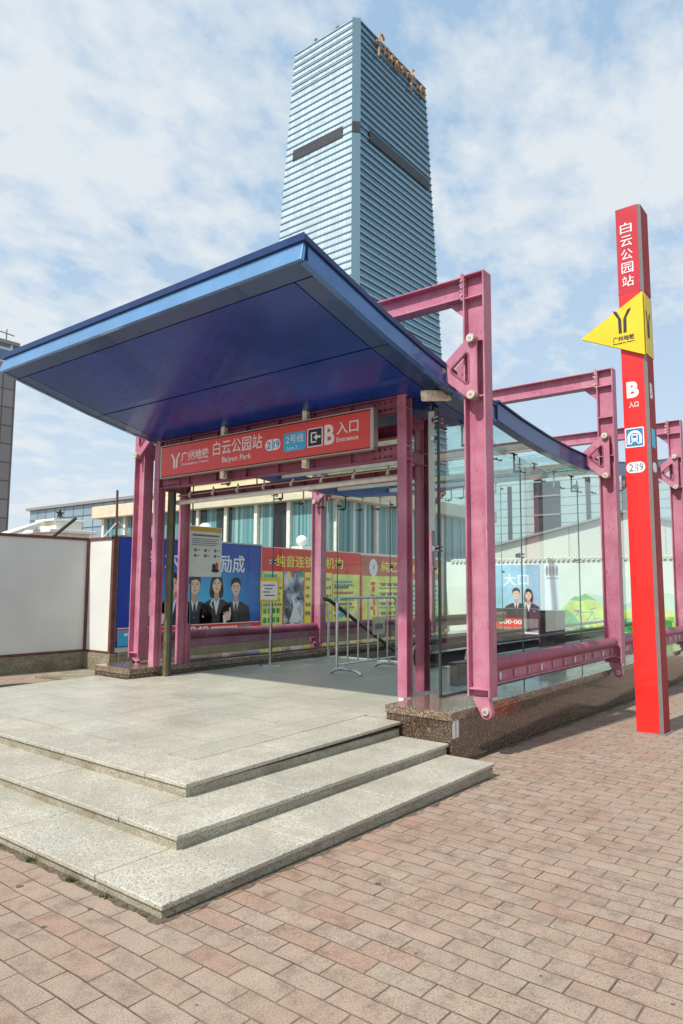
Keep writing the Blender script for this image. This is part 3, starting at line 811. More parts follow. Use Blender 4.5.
b=MB(); b.text(F,'B',U(5.155),U(5.01),.10,.335,WHITE,bold=.028); b.text(F,'入口',U(4.975),U(4.665),.20,.345,WHITE,bold=.004); b.text(F,'Entrance',U(4.975),U(4.665),.115,.165,WHITE,bold=.008); b.build('lettering',sg)

# ------------------------------------------------------------------ red totem sign
gt0=gz(8.8)
tt = thing('totem_sign',(8.87,2.38,gt0),'tall red station totem sign with yellow triangle and white lettering','totem sign')
TX,TY0,TY1=8.74,2.262,2.553
def body(name,z0,z1,y0,y1,x0,x1,m=TOTEMRED):
    b=MB(); ch=.035
    loop=[(x0,y0+ch,z0),(x0,y1,z0),(x1,y1,z0),(x1,y0,z0),(x0+ch,y0,z0)]
    b.prism(loop,(0,0,z1-z0),m); o=b.build(name,tt,bevel=.004)
    b=MB(); b.box(x0+ch+.012,x1-.004,y0-.004,y0+.01,z0+.004,z1-.004,TOTEMSHADE); b.build('side_shade',o)  # added sheet that carries the side face's shade in its colour
    b=MB(); b.obox(((x0+x0+ch)/2-.003,(y0+y0+ch)/2-.003,(z0+z1)/2),(1,-1,0),(1,1,0),(0,0,1),(ch*.66,.004,(z1-z0)/2-.001),GREYTRIM); b.build('corner_strip',o)
    return o
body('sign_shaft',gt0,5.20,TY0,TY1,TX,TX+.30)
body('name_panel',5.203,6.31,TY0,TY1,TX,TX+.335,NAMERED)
# yellow triangle wrapped round the shaft
b=MB(); tz=[(TY0+.004,5.165),(3.02,4.735),(TY0+.004,4.385)]
b.prism([(TX-.045,y,z) for y,z in tz],(.042,0,0),YELLOW)
b.box(TX-.002,TX+.315,TY0-.012,TY0-.0045,4.40,5.16,YELLOW)
tri=b.build('triangle_panel',tt,bevel=.004)
FT=Face3((TX-.045,TY1,0),'-x'); UT=lambda y: TY1-y
b=MB(); mlogo(b,FT,UT(2.613),UT(2.403),4.70,5.00,BLACKPRINT); b.text(FT,'广州地铁',UT(2.628),UT(2.373),4.600,4.665,BLACKPRINT,bold=.02); b.text(FT,'Guangzhou Metro',UT(2.628),UT(2.373),4.565,4.585,BLACKPRINT,bold=.02); b.build('emblem',tri)
FS=Face3((TX,TY0-.012,0),'-y')
b=MB(); mlogo(b,FS,.02,.20,4.62,4.95,BLACKPRINT); b.build('emblem',tri)
F=Face3((TX,TY1,0),'-x'); U=lambda y: TY1-y
b=MB(); z=6.115
for chx in '白云公园站':
    b.text(F,chx,U(2.503),U(2.363),z-.135,z,WHITE,bold=.0); z-=.172
b.build('lettering',tt)
b=MB(); b.text(F,'B',U(2.503),U(2.363),3.885,4.085,WHITE,bold=.05); b.text(F,'入口',U(2.483),U(2.373),3.765,3.835,WHITE,bold=.012); b.build('lettering',tt)
b=MB(); b.rrect(F,U(2.543),U(2.325),3.275,3.515,.012,WHITE); b.rect(F,U(2.531),U(2.337),3.288,3.502,BLUEPRINT,.003)
def arch(F,uc,v0,w,h,t,m,n):
    pts=[(uc-w/2,v0)]+[(uc+w/2*math.cos(R(a)),v0+h-w/2+w/2*math.sin(R(a))) for a in range(180,-1,-15)]+[(uc+w/2,v0)]
    wi=w-2*t
    pts+=[(uc+wi/2,v0)]+[(uc+wi/2*math.cos(R(a)),v0+h-w/2+wi/2*math.sin(R(a))) for a in range(0,181,15)]+[(uc-wi/2,v0)]
    b.poly(F,pts,m,n)
uc=U(2.434); arch(F,uc,3.315,.165,.165,.028,WHITE,.004)
b.rrect(F,uc-.035,uc+.035,3.345,3.435,.015,WHITE,.004); b.rect(F,uc-.024,uc+.024,3.385,3.42,BLUEPRINT,.005)
for s in (-1,1):
    b.ell(F,uc+s*.020,3.362,.007,.007,BLUEPRINT,.005,10)
    b.poly(F,[(uc+s*.018,3.343),(uc+s*.030,3.343),(uc+s*.055,3.312),(uc+s*.040,3.312)] if s<0 else [(uc+.018,3.343),(uc+.040,3.312),(uc+.055,3.312),(uc+.030,3.343)],WHITE,.004)
b.build('train_symbol',tt)
b=MB(); b.rrect(F,U(2.543),U(2.328),2.965,3.095,.06,WHITE); b.rect(F,U(2.440),U(2.434),2.97,3.09,INK,.003)
b.text(F,'2',U(2.515),U(2.460),2.985,3.075,INK,.004,.01); b.text(F,'19',U(2.423),U(2.350),2.985,3.075,INK,.004,.01); b.build('line_badge',tt)
F=Face3((TX,TY0-.004,0),'-y')
b=MB(); b.text(F,'B',.08,.19,3.87,4.06,WHITE,bold=.04); b.rect(F,.06,.22,3.27,3.50,CYAN); b.rrect(F,.055,.225,2.97,3.09,.055,WHITE); b.build('side_marks',tt)

b=MB(); b.box(TX-.035,TX+.335,TY0-.035,TY1+.035,gt0-.03,gt0+.012,GREYTRIM)
for dx in (-.02,.32):
    for y in (TY0-.02,TY1+.02): b.tube([(TX+dx,y,gt0+.012),(TX+dx,y,gt0+.024)],.010,PIN,6)
b.build('base_plate',tt)
tt.location.y -= .030; tt.rotation_euler.x = -.0050

# ------------------------------------------------------------------ crowd barrier, stanchion, notice
cb = thing('crowd_barrier',(8.8,6.45,.3),'stainless steel crowd barrier standing on the platform inside the entrance','barrier')
BX0,BX1,BY=8.02,9.55,6.42
b=MB(); rr=.10
arc=lambda cx,cz,a0,a1:[(cx+rr*math.cos(R(a0+(a1-a0)*i/5)),BY,cz+rr*math.sin(R(a0+(a1-a0)*i/5))) for i in range(6)]
b.tube([(BX0,BY,.43)]+arc(BX0+rr,1.42-rr,180,90)+arc(BX1-rr,1.42-rr,90,0)+[(BX1,BY,.43)],.022,STEEL,10)
b.tube([(BX0,BY,.47),(BX1,BY,.47)],.018,STEEL,8); b.build('tube_frame',cb,smooth=True)
for k in range(1,6):
    x=BX0+(BX1-BX0)*k/6; b=MB(); b.tube([(x,BY,.47),(x,BY,1.41)],.013,STEEL,8); b.build('bar',cb,smooth=True)
for x in (BX0+.22,BX1-.20):
    b=MB(); b.tube([(x,BY+.28,.325),(x,BY+.20,.365),(x,BY+.1,.385),(x,BY-.1,.385),(x,BY-.20,.365),(x,BY-.28,.325)],.026,STEEL,8); b.tube([(x,BY,.385),(x,BY,.47)],.02,STEEL,8); b.build('foot',cb,smooth=True)
b=MB(); b.box(8.86,9.18,BY-.035,BY-.024,.85,1.12,PIN); b.box(8.92,9.12,BY-.038,BY-.036,.93,1.02,INK); b.build('plate',cb)

stn = thing('notice_stand',(8.45,8.16,.3),'steel pole stand with a yellow framed paper notice near the left glass','notice stand')
b=MB(); b.tube([(8.45,8.16,.30),(8.45,8.16,.312),(8.45,8.16,.33)],[.17,.165,.03],STEEL,24); b.build('base',stn,smooth=True)
b=MB(); b.tube([(8.45,8.16,.32),(8.45,8.16,1.35)],.018,STEEL,10); b.build('pole',stn,smooth=True)
b=MB(); b.box(8.41,8.43,7.945,8.375,1.33,1.72,YELLOW); bo=b.build('frame',stn,bevel=.008)
F=Face3((8.41,8.375,1.33),'-x'); b=MB(); b.rect(F,.03,.40,.03,.33,WHITE)
for k in range(4): b.rect(F,.08+.03*(k%2),.34-.05*(k%3),.255-.055*k,.275-.055*k,INK,.004)
b.build('paper',bo)

F=Face3((6.98,8.475,1.72),'-y')
nt_ = thing('notice_board',(7.32,8.49,1.72),'white printed notice with an ochre header hanging on the left glass','notice')
b=MB(); b.box(6.98,7.64,8.475,8.49,1.72,2.50,PAPER); b.build('sheet',nt_,bevel=.006)
b=MB(); b.rect(F,.012,.648,.70,.768,OCHRE); b.rect(F,.06,.60,.625,.655,INK)
for k,(w,v) in enumerate([(.55,.575),(.50,.545),(.56,.515),(.48,.485)]): b.rect(F,.05,.05+w,v,v+.012,INK)
for i in range(3):
    for j in range(2): b.ell(F,.12+.20*i,.41-.085*j,.028,.026,INK); b.rect(F,.16+.20*i,.21+.20*i,.405-.085*j,.418-.085*j,INK)
for i,(cu,cv,a,c) in enumerate([(.50,.16,.035,.05),(.56,.17,.03,.06),(.53,.10,.08,.03)]): b.ell(F,cu,cv,a,c,(SUIT,REDPRINT,SUIT)[i],.002+.0006*i)
b.build('printing',nt_)

# ------------------------------------------------------------------ hoarding walls
HZ=2.515; HY=12.85; PY=11.98
hl = thing('hoarding_wall',(5,12.85,0),'grey white sheet hoarding with rusty brown edges on a stained concrete base at far left','hoarding')
b=MB(); b.box(-3,8.05,HY,HY+.05,.27,HZ-.05,HOARD); b.box(8.02,8.07,PY+.06,HY-.001,.27,HZ-.05,HOARD); build_split(b,'sheet_panel',hl)
b=MB(); b.box(-3,8.0,HY-.04,HY+.09,-.4,.26,CONC); b.box(7.98,8.16,PY-.03,HY-.041,-.4,.26,CONC); build_split(b,'concrete_base',hl,bevel=.008)
b=MB(); b.box(-3,8.0,HY-.02,HY+.07,HZ-.049,HZ+.005,RUSTBROWN); b.box(8.0,8.075,PY+.0,HY+.07,HZ-.049,HZ+.005,RUSTBROWN)
b.box(-3,8.0,HY-.02,HY+.0-.001,.262,.31,RUSTBROWN); b.box(8.0,8.019,PY+.06,HY-.02,.262,.31,RUSTBROWN)
b.box(7.975,8.02,HY-.045,HY-.001,.31,HZ-.05,RUSTBROWN)
for x in (0.6,3.2,5.8): b.box(x-.008,x+.008,HY-.006,HY-.001,.31,HZ-.05,HOARD)
b.box(8.0,8.10,PY-.02,PY+.058,.26,HZ+.03,RUSTBROWN); build_split(b,'edge_frame',hl)
b=MB()
for k in range(37):
    x=-3+.25*k; b.tube([(x,HY+.02,HZ+.0),(x,HY+.24,HZ+.05)],.060,TILEWHITE,8)
b.build('tile_coping',hl,smooth=True)

def person(r, F, cu, cv, sc, female, side=0, bottom=.74):
    """printed half-length portrait; cu,cv = middle of the face"""
    b=MB(); S=lambda x:x*sc
    P=lambda pts:[(cu+S(x),cv+S(y)) for x,y in pts]
    if female: b.poly(F,P([(-.20,.10),(-.15,.25),(0,.31),(.15,.25),(.21,.08),(.24,-.18),(.20,-.34),(-.20,-.34),(-.24,-.18)]),HAIRP,.0015)
    vb=(bottom-cv)/sc
    b.poly(F,P([(-.54,vb),(-.56,-.80),(-.50,-.52),(-.22,-.38),(.22,-.38),(.50,-.52),(.56,-.80),(.54,vb)]),SUIT,.002)
    b.poly(F,P([(-.11,-.37),(0,-.78),(.11,-.37),(.0,-.30)]),SHIRT,.003)
    b.poly(F,P([(-.075,-.15),(-.085,-.36),(0,-.46),(.085,-.36),(.075,-.15)]),SKIN_D,.0035)
    if not female: b.poly(F,P([(-.035,-.44),(.035,-.44),(.045,-.66),(0,-.76),(-.045,-.66)]),TIE,.004)
    else: b.poly(F,P([(-.16,-.37),(-.02,-.46),(-.10,-.62),(-.22,-.5)]),SHIRT,.0038)
    b.poly(F,P([(.155*math.cos(a)*(1 if math.sin(a)>0 else .93), .215*math.sin(a)) for a in [2*math.pi*i/24 for i in range(24)]]),SKIN,.0045)
    if not female:
        b.poly(F,P([(-.175,.02),(-.18,.16),(-.10,.27),(.06,.29),(.17,.18),(.175,.02),(.14,.09),(.05,.15),(-.08,.13),(-.14,.09)]),HAIRP,.005)
        for s in (-1,1): b.ell(F,cu+S(s*.158),cv+S(-.01),S(.022),S(.045),SKIN_D,.004)
    else:
        b.poly(F,P([(-.17,-.08),(-.185,.12),(-.10,.25),(.05,.27),(.17,.16),(.175,-.10),(.14,.06),(.02,.17),(-.10,.10)]),HAIRP,.005)
    for s in (-1,1):
        b.poly(F,P([(s*.035,.055),(s*.105,.060),(s*.105,.073),(s*.035,.070)][::s]),HAIRP,.0055)
        b.ell(F,cu+S(s*.068),cv+S(.025),S(.026),S(.012),HAIRP,.0055,12)
    b.poly(F,P([(-.022,-.05),(.022,-.05),(.008,.02),(-.008,.02)]),SKIN_D,.0055)
    b.poly(F,P([(-.055,-.105),(0,-.125),(.055,-.105),(.02,-.093),(-.02,-.093)]),LIPS,.0055)
    for s in (-1,1): b.poly(F,P([(s*.10,-.40),(s*.02,-.80),(s*.09,-.64),(s*.18,-.47)][::s]),TIE,.0042)
    if side:
        b.poly(F,P([(side*.20,-.86),(side*.16,-.70),(side*.19,-.52),(side*.23,-.52),(side*.24,-.66),(side*.33,-.62),(side*.40,-.72),(side*.34,-.88)][::side]),SKIN,.0058)
        b.poly(F,P([(side*.33,-.92),(side*.40,-.70),(side*.46,-.74),(side*.42,-.98)][::side]),SHIRT,.0056)
    else: b.ell(F,cu+S(.27),cv+S(-.74),S(.022),S(.022),SHIRT,.0055,10)
    return b.build('printed_portrait', r)

ph = thing('poster_wall',(13.0,12.0,.3),'low concrete footed back wall behind the left glass that carries the posters','wall')
b=MB(); b.box(8.11,20.6,PY+.012,PY+.10,.28,HZ+.01,HOARD); b.build('panel',ph)
b=MB(); b.box(8.17,20.6,PY-.05,PY+.12,-.5,.275,CONC); b.build('footing',ph)
bp = thing('recruiting_poster',(10.05,PY,.55),'blue billboard with five suited people and white lettering behind the left posts','billboard')
b=MB(); b.box(8.13,12.02,PY-.015,PY+.010,.38,2.53,POSTERBLUE); b.build('board',bp)
F=Face3((0,PY-.015,0),'-y')
b=MB(); b.box(8.11,12.05,PY-.03,PY+.011,2.532,2.56,ALU); b.box(12.022,12.05,PY-.03,PY+.011,.38,2.531,ALU); build_split(b,'rim',bp)
b=MB(); b.text(F,'学',8.55,9.0,1.93,2.33,WHITE,bold=.014); b.text(F,'大',9.22,9.65,1.93,2.33,WHITE,bold=.014); b.text(F,'励成',10.72,11.50,1.87,2.27,WHITE,bold=.014)
b.build('lettering',bp)
b=MB(); b.rect(F,8.14,12.01,.50,.735,REDPRINT,.006); b.rect(F,8.14,12.01,.735,.75,WHITE,.006); b.text(F,'4040',9.75,10.45,.575,.70,WHITE,.0075,.02)
b.rect(F,8.16,8.55,.40,.70,CYAN,.007)
for k in range(8): b.rect(F,10.52+.10*k,10.60+.10*k,.60,.68,WHITE,.0075)
b.rect(F,11.36,11.74,.61,.70,GREYTRIM,.0075); b.build('red_band',bp)
person(bp,F,8.87,1.60,.84,True,1); person(bp,F,9.46,1.60,.84,True,0); person(bp,F,10.04,1.575,.90,False); person(bp,F,10.66,1.60,.86,True,0); person(bp,F,11.24,1.53,.84,False,-1)
# red and yellow music poster
mp = thing('music_shop_poster',(14.0,PY,.5),'red and yellow billboard with a white music collage behind the crowd barrier','billboard')
b=MB(); b.box(12.06,16.0,PY-.015,PY+.010,.45,2.50,REDPRINT); b.build('board',mp)
b=MB(); b.text(F,'纯音连锁',12.55,13.95,2.04,2.34,YELPRINT,.004,.012); b.text(F,'机构',14.45,15.2,2.04,2.34,YELPRINT,.004,.012); b.build('lettering',mp)
b=MB(); b.rect(F,12.08,12.80,.62,1.93,LIME); b.rect(F,13.62,13.86,.62,1.93,YELPRINT); b.rect(F,14.35,14.72,.62,1.93,YELPRINT); b.rect(F,14.75,15.95,.62,1.90,LIME)
b.rect(F,12.14,12.60,1.72,1.86,TEALP,.004)
for k in range(7):
    b.rect(F,14.82,15.60-.15*(k%2),1.66-.15*k,1.73-.15*k,(TEALP,INK,GREENHILL)[k%3],.004)
for k in range(2): 
    for i in range(4): b.rect(F,12.14+.15*i,12.25+.15*i,.70+.22*k,.82+.22*k,GREENHILL,.004)
b.build('yellow_panel',mp)
b=MB(); b.rect(F,12.85,13.58,.62,1.95,COLLAGE,.003)
for k,m in enumerate((YELPRINT,REDPRINT,BLUEPRINT,GREENHILL)): b.ell(F,13.02+.16*k,1.86,.06,.07,m,.0045)
b.poly(F,[(13.05,.70),(13.20,1.05),(13.12,1.36),(13.22,1.22),(13.30,1.14),(13.42,1.22),(13.34,1.02),(13.46,.80),(13.40,.66)],SHIRT,.0045); b.build('collage',mp)
mp2 = thing('tuition_poster',(17.5,PY,.5),'brown red billboard with a clock like emblem over a pale lime list behind the barrier','billboard')
b=MB(); b.box(16.02,20.5,PY-.015,PY+.010,.45,2.46,BROWNRED); b.build('board',mp2)
b=MB(); b.text(F,'纯乙音',17.0,18.4,2.0,2.32,YELPRINT,.004,.01); b.build('lettering',mp2)
b=MB(); b.ell(F,16.62,2.12,.20,.25,WHITE); b.ell(F,16.62,2.12,.15,.19,PALEBLUE,.003); b.poly(F,[(16.58,2.02),(16.64,2.08),(16.70,2.24),(16.62,2.16)],BLUEPRINT,.004); b.build('round_emblem',mp2)
b=MB(); b.rect(F,16.08,18.4,.52,1.88,LIME)
for k in range(4):
    for i in range(4): b.rect(F,17.0+.32*i,17.24+.32*i,.75+.28*k,.84+.28*k,INK,.004)
for i,(cu,cv,a,c) in enumerate([(16.6,1.66,.12,.05),(16.62,1.5,.07,.10),(16.58,1.3,.13,.05),(16.66,1.12,.05,.13),(16.55,.96,.10,.05),(16.66,.84,.05,.10)]): b.ell(F,cu,cv,a,c,REDPRINT,.004)
b.build('price_list',mp2)

def marks(b,F,u0,u1,v,h,m,n):
    u=u0
    while u<u1-.03:
        w_=random.uniform(.03,.09)
        b.rect(F,u,min(u+w_,u1),v,v+h*random.uniform(.7,1.),m,n); u+=w_+random.uniform(.015,.04)
b=MB(); F=Face3((0,PY-.015,0),'-y')
for v,m in ((1.50,INK),(1.36,INK),(1.22,GREENHILL),(1.10,INK)): marks(b,F,12.14,12.76,v,.07,m,.0048)
for v in (1.72,1.50,1.28,1.06,.84): marks(b,F,13.66,13.84,v,.10,INK,.0048); marks(b,F,14.40,14.68,v,.09,BLUEPRINT,.0048)
for k in range(5): marks(b,F,14.82,15.70,1.58-.2*k,.06,(INK,REDPRINT)[k%2],.0048)
for k in range(3): b.ell(F,15.12+.25*k,.82,.09,.10,(CYAN,LIPS,WHITE)[k],.005)
b.build('fine_print',mp)
b=MB()
for k in range(8): marks(b,F,16.9,18.2,.66+.14*k,.05,(INK,BROWNRED)[k%2],.0048)
marks(b,F,18.6,20.3,2.0,.25,YELPRINT,.0048); b.rect(F,18.5,20.4,.55,1.80,PALEGREEN,.002)
for k in range(7): marks(b,F,18.6,20.2,.66+.15*k,.08,INK,.0048)
b.build('fine_print',mp2)
b=MB(); marks(b,F,8.3,11.3,.59,.07,WHITE,.008); b.build('fine_print',bp)
# end wall with mural
EX=20.7
ew = thing('mural_wall',(EX,6.5,0),'white end wall with a painted green hill mural seen through the right glass','wall')
b=MB(); b.box(EX,EX+.15,-1.5,11.9,-.5,2.40,WALLWHITE); b.build('wall_panel',ew)
b=MB()
for k in range(88):
    y=-1.4+.15*k; b.tube([(EX-.06,y,2.42),(EX+.22,y,2.45)],.052,TILEWHITE,8)
b.build('tile_coping',ew,smooth=True)
F=Face3((EX,10.1,0),'-x'); U=lambda y:10.1-y
def hill(b,ys,base,m,n):
    top=[(U(y),z) for y,z in ys]; b.poly(F,[(U(ys[0][0]),base)]+[(U(ys[-1][0]),base)]+top[::-1],m,n)
b=MB()
hill(b,[(8.05,.9),(7.7,1.25),(7.2,1.42),(6.7,1.32),(6.2,1.1),(5.6,1.35),(5.0,1.45),(4.4,1.2),(3.4,.9),(2.5,.8)],.35,PALEGREEN,.002)
hill(b,[(8.05,.8),(7.8,1.12),(7.4,1.34),(6.95,1.18),(6.5,.85),(6.0,1.0),(5.4,1.15),(4.8,.95),(4.0,.7),(2.5,.6)],.35,LIMEHILL,.003)
b.poly(F,[(U(y),z) for y,z in [(7.75,1.22),(7.55,1.34),(7.5,1.28),(7.3,1.40),(7.1,1.32),(6.95,1.2),(7.2,1.24),(7.45,1.18)]][::-1],GREENHILL,.004)
hill(b,[(8.05,.75),(7.85,.95),(7.65,.80),(7.45,.55),(7.3,.42)],.38,GREENHILL,.0045)
hill(b,[(6.4,.55),(6.1,.75),(5.7,.62),(5.2,.75),(4.6,.6),(4.0,.5)],.36,GREENHILL,.0045)
b.build('painted_hills',ew)
b=MB()
def ringp(cu,cv,r,t,m,n):
    P=[F.p(cu+r*math.cos(R(a)),cv+r*math.sin(R(a)),.0004) for a in range(0,360,15)]; Q=[F.p(cu+(r-t)*math.cos(R(a)),cv+(r-t)*math.sin(R(a)),.0004) for a in range(0,360,15)]
    b.prism(P,F.Z*n,m,Q)
def stroke(p,q,w,m,n):
    p=Vector(p);q=Vector(q);d=(q-p).normalized();k=Vector((-d.y,d.x))*w/2
    b.poly(F,[tuple(p-k),tuple(q-k),tuple(q+k),tuple(p+k)],m,n)
for cy in (7.72,6.95): ringp(U(cy),.50,.22,.03,TEALP,.006)
A=(U(7.72),.50);B_=(U(7.35),.46);C_=(U(7.5),.86);D_=(U(7.08),.88);E_=(U(6.95),.50)
for p,q in ((A,C_),(A,B_),(B_,C_),(C_,D_),(B_,D_),(D_,E_)): stroke(p,q,.028,TEALP,.006)
stroke((U(7.15),.95),(U(6.98),1.0),.03,INK,.007); stroke((U(7.62),.90),(U(7.44),.90),.05,INK,.007); b.build('painted_bicycle',ew)
b=MB(); b.rect(F,U(8.62),U(8.05),.2,2.28,PALEBLUE,.003)
for k in range(4): b.ell(F,U(8.42)+.10*k,2.08,.045,.16,INK,.0045,14)
b.rect(F,U(8.45),U(8.07),1.84,1.87,INK,.0045); b.build('emblem_panel',ew)
dp = thing('mirrored_poster',(EX,9.35,.3),'pale blue poster reflection, built as a board, with faces above a dark and red band on the mural wall','billboard')  # poster mirrored in the right glass, modelled as a flat board
b=MB(); b.box(EX-.03,EX-.001,8.66,10.25,.25,2.27,plain('sky_poster_print',(.30,.56,.76),.45,0,.25,1.2)); b.build('board',dp)
F=Face3((EX-.03,10.25,0),'-x'); U=lambda y:10.25-y
b=MB(); b.text(F,'大口',U(9.85),U(9.0),1.62,2.0,WHITE,.004,.02); b.build('lettering',dp)
b=MB(); b.rect(F,U(10.2),U(8.70),.62,.92,SUIT); b.rect(F,U(10.2),U(9.2),.34,.62,REDPRINT); b.rect(F,U(9.2),U(8.70),.34,.62,INK); b.text(F,'000·00',U(10.0),U(9.25),.44,.57,WHITE,.004,.02); b.build('dark_band',dp)
person(dp,F,U(9.42),1.36,.72,False,0,.93); person(dp,F,U(9.02),1.34,.66,True,0,.93)

# ------------------------------------------------------------------ buildings behind
# cream building with curtained windows
cbld = thing('cream_building',(20.1,16.5,0),'long cream boarded building with teal curtained windows behind the posters','building')
b=MB(); b.box(20.35,33,16.7,31.3,-.5,4.85,CURTAIN); b.build('window_band',cbld)
b=MB(); b.box(19.9,33.4,16.2,31.8,4.85,5.45,CREAM); b.build('eaves',cbld,bevel=.03)
b=MB(); b.box(20.6,27,17.4,27.7,5.452,9.4,SIDING); b.build('upper_wall',cbld)
b=MB()
for k in range(9): y=16.75+1.8*k; b.box(20.2,20.349,y,y+.18,-.5,4.848,TILEWHITE)
for k in range(5): x=20.6+2.6*k; b.box(x,x+.16,16.55,16.699,-.5,4.848,TILEWHITE)
b.box(20.2,20.349,16.75,31.2,2.2,2.4,TILEWHITE); build_split(b,'window_frame',cbld)
b=MB()
for y in (18.6,22.0,23.6): b.box(20.30,20.348,y,y+.9,-.4,4.84,DSTEEL if y<20 else SUIT)
build_split(b,'hanging_banner',cbld)
# glass fronted office, far left background
go = thing('glass_office',(36,50,0),'low pale glass office building far behind the hoarding','building')
b=MB(); b.box(35.2,52,33,67,-1,8.7,OFFICEGLASS); b.build('glazed_wall',go)
b=MB(); b.box(34.9,52.3,32.7,67.3,8.702,8.95,GREYSTONE); b.build('parapet',go)
bo_ = thing('banded_office',(52,22,0),'grey banded building seen through the upper right glass','building')
b=MB(); b.box(50,70,5,31,-1,9.6,ROOFTILE); b.build('banded_wall',bo_)
b=MB()
for y0,y1,z0,z1 in ((19.2,21.2,4,9.3),(9,11,3,8),(25.2,25.6,3,9),(23,23.3,3,9.2),(17,17.3,3,9.4),(14.4,14.8,3,9.4)): b.box(49.9,49.999,y0,y1,z0,z1,DARKBAND)
for z in (5.4,6.8,8.2): b.box(49.8,49.898,19.2,21.2,z,z+.12,GREYTRIM)
build_split(b,'dark_window',bo_)
shd = thing('white_shed',(27,8.5,0),'white gabled shed behind the mural wall','shed')
b=MB(); zr=4.25; b.prism([(26,13.5,-.5),(26,2.5,-.5),(26,2.5,3.0),(26,7.6,zr),(26,13.5,3.0)],(9,0,0),SHEDWALL); b.build('shed_wall',shd)
b=MB()
for y0,z0,y1,z1 in ((13.9,2.93,7.6,zr),(7.6,zr,2.1,2.89)): b.prism([(25.8,y0,z0+.004),(25.8,y1,z1+.004),(25.8,y1,z1+.08),(25.8,y0,z0+.08)],(9.4,0,0),GREYSTONE)
build_split(b,'shed_roof',shd)
# grey stone block at far left
gb = thing('grey_tower_block',(50,110,0),'tall grey stone block cut by the left photo edge','building')
D0=125.; ca=math.cos(R(63.72)); sa=math.sin(R(63.72)); bx=D0*ca; by=D0*sa
b=MB(); b.box(bx-40,bx,by,by+30,-1,37.3,BLOCKWALL); b.build('stone_wall',gb)
b=MB(); b.box(bx-40,bx-.01,by+.01,by+30,37.31,40.4,BLOCKGLASS); b.box(bx-40,bx+.25,by-.25,by+30,40.402,41.0,GREYSTONE); b.build('glazed_top',gb)
b=MB()
for dx,h_ in ((-5.2,4.2),(-4.2,3.4),(-1.5,2.2)): b.tube([(bx+dx,by+1,41),(bx+dx,by+1,41+h_)],.10,GREYTRIM,6)
b.tube([(bx-3,by+1,42.6),(bx-.2,by+1,42.4)],.10,GREYTRIM,6); build_split(b,'antenna',gb)
# ornamental white kiosk roof behind the hoarding
kz = thing('white_kiosk',(15,26,0),'small white tiled kiosk roof with a dark star finial behind the hoarding','kiosk')
b=MB(); b.box(14.2,15.8,25.3,26.9,-.3,3.55,TILEWHITE); b.box(14.0,16.0,25.1,27.1,3.55,3.68,WALLWHITE); b.box(14.45,15.55,25.5,26.7,3.68,4.02,TILEWHITE); b.box(14.3,15.7,25.4,26.8,4.02,4.10,WALLWHITE); b.build('kiosk_body',kz,bevel=.02)
b=MB(); b.prism([(11.6,26.9,2.9),(14.2,26.3,3.9),(14.2,25.9,3.9),(11.6,25.3,2.9)],(0,0,.12),TILEWHITE); b.build('lean_roof',kz)
b=MB(); sx,sy,sz=14.9,26.0,4.36
b.prism([(sx+(.20 if i%2==0 else .08)*math.sin(R(36*i)),sy,sz+(.20 if i%2==0 else .08)*math.cos(R(36*i))) for i in range(10)],(0,.05,0),BLACKPRINT); b.tube([(sx,sy+.02,4.1),(sx,sy+.02,4.25)],.03,BLACKPRINT,6); b.build('star_finial',kz)
lp = thing('globe_lamp',(13.05,15.2,0),'white globe lamp on a stepped white pier behind the blue billboard','lamp')
b=MB(); b.box(12.75,13.4,14.9,15.5,-.3,2.72,TILEWHITE); b.box(12.65,13.5,14.8,15.6,2.72,2.80,WALLWHITE); b.box(12.8,13.35,14.95,15.45,2.80,2.92,TILEWHITE); b.build('pier',lp,bevel=.01)
b=MB(); n=12
b.tube([(13.07,15.2,2.92+.20+.20*math.sin(R(a))) for a in range(-90,91,15)],[max(.004,.20*math.cos(R(a))) for a in range(-90,91,15)],WHITE,16); b.build('globe',lp,smooth=True)
l2=copy_tree(lp,(5.2,1.0,0)); l2['label']='white globe lamp on a stepped pier above the brown red billboard'
lp['group']=l2['group']='white globe lamps behind the billboards'
b=MB(); b.tube([(8.93,13.2,.0),(8.86,13.2,3.62)],.026,RUSTBROWN,8)
wp=tag(b.build('thin_pole',loc=(8.93,13.2,0),smooth=True),'thin rusty leaning pole sticking up behind the hoarding corner','pole')
b=MB()
for dx in (-.42,.45): b.tube([(8.905,13.2,2.95),(8.905+dx,13.2,2.50)],.012,TILEWHITE,6)
build_split(b,'stay_wire',wp)
b=MB(); b.tube([(8.55,15.6,2.5),(9.35,15.6,3.18)],.04,BLACKPRINT,8)
tag(b.build('black_pipe',loc=(8.95,15.6,2.5)),'black pipe leaning at an angle above the hoarding','pipe')

# ------------------------------------------------------------------ skyscraper
tw = thing('glass_skyscraper',(290,225,0),'tall blue glass skyscraper with dark plant floor bands and a gold rooftop sign','skyscraper')
HT=288.6; CHM=2.6
def tcorner(z):
    yl=241.8+.092*(HT-z); xr=328.0+.104*(HT-z)
    return yl,xr
def ring(z,e):
    yl,xr=tcorner(z); x0,y0=262.6,199.8
    return [(x0-e,y0+CHM-e*.2,z),(x0+CHM-e*.2,y0-e,z),(xr,y0-e,z),(xr+e,y0+CHM,z),(xr+e,yl-CHM,z),(xr-CHM,yl+e,z),(x0+CHM,yl+e,z),(x0-e,yl,z)]
def band(b,z0,z1,e,m):
    A=ring(z0,e);B=ring(z1,e);n=8
    b.add(A+B,[(i,i+n,(i+1)%n+n,(i+1)%n)[::-1] for i in range(n)]+[tuple(range(n))[::-1],tuple(range(n,2*n))],m)
b=MB()
for k in range(12): band(b,-1+k*24,-1+(k+1)*24-.001,0.,TOWERGLASS)
b.build('glass_wall',tw)
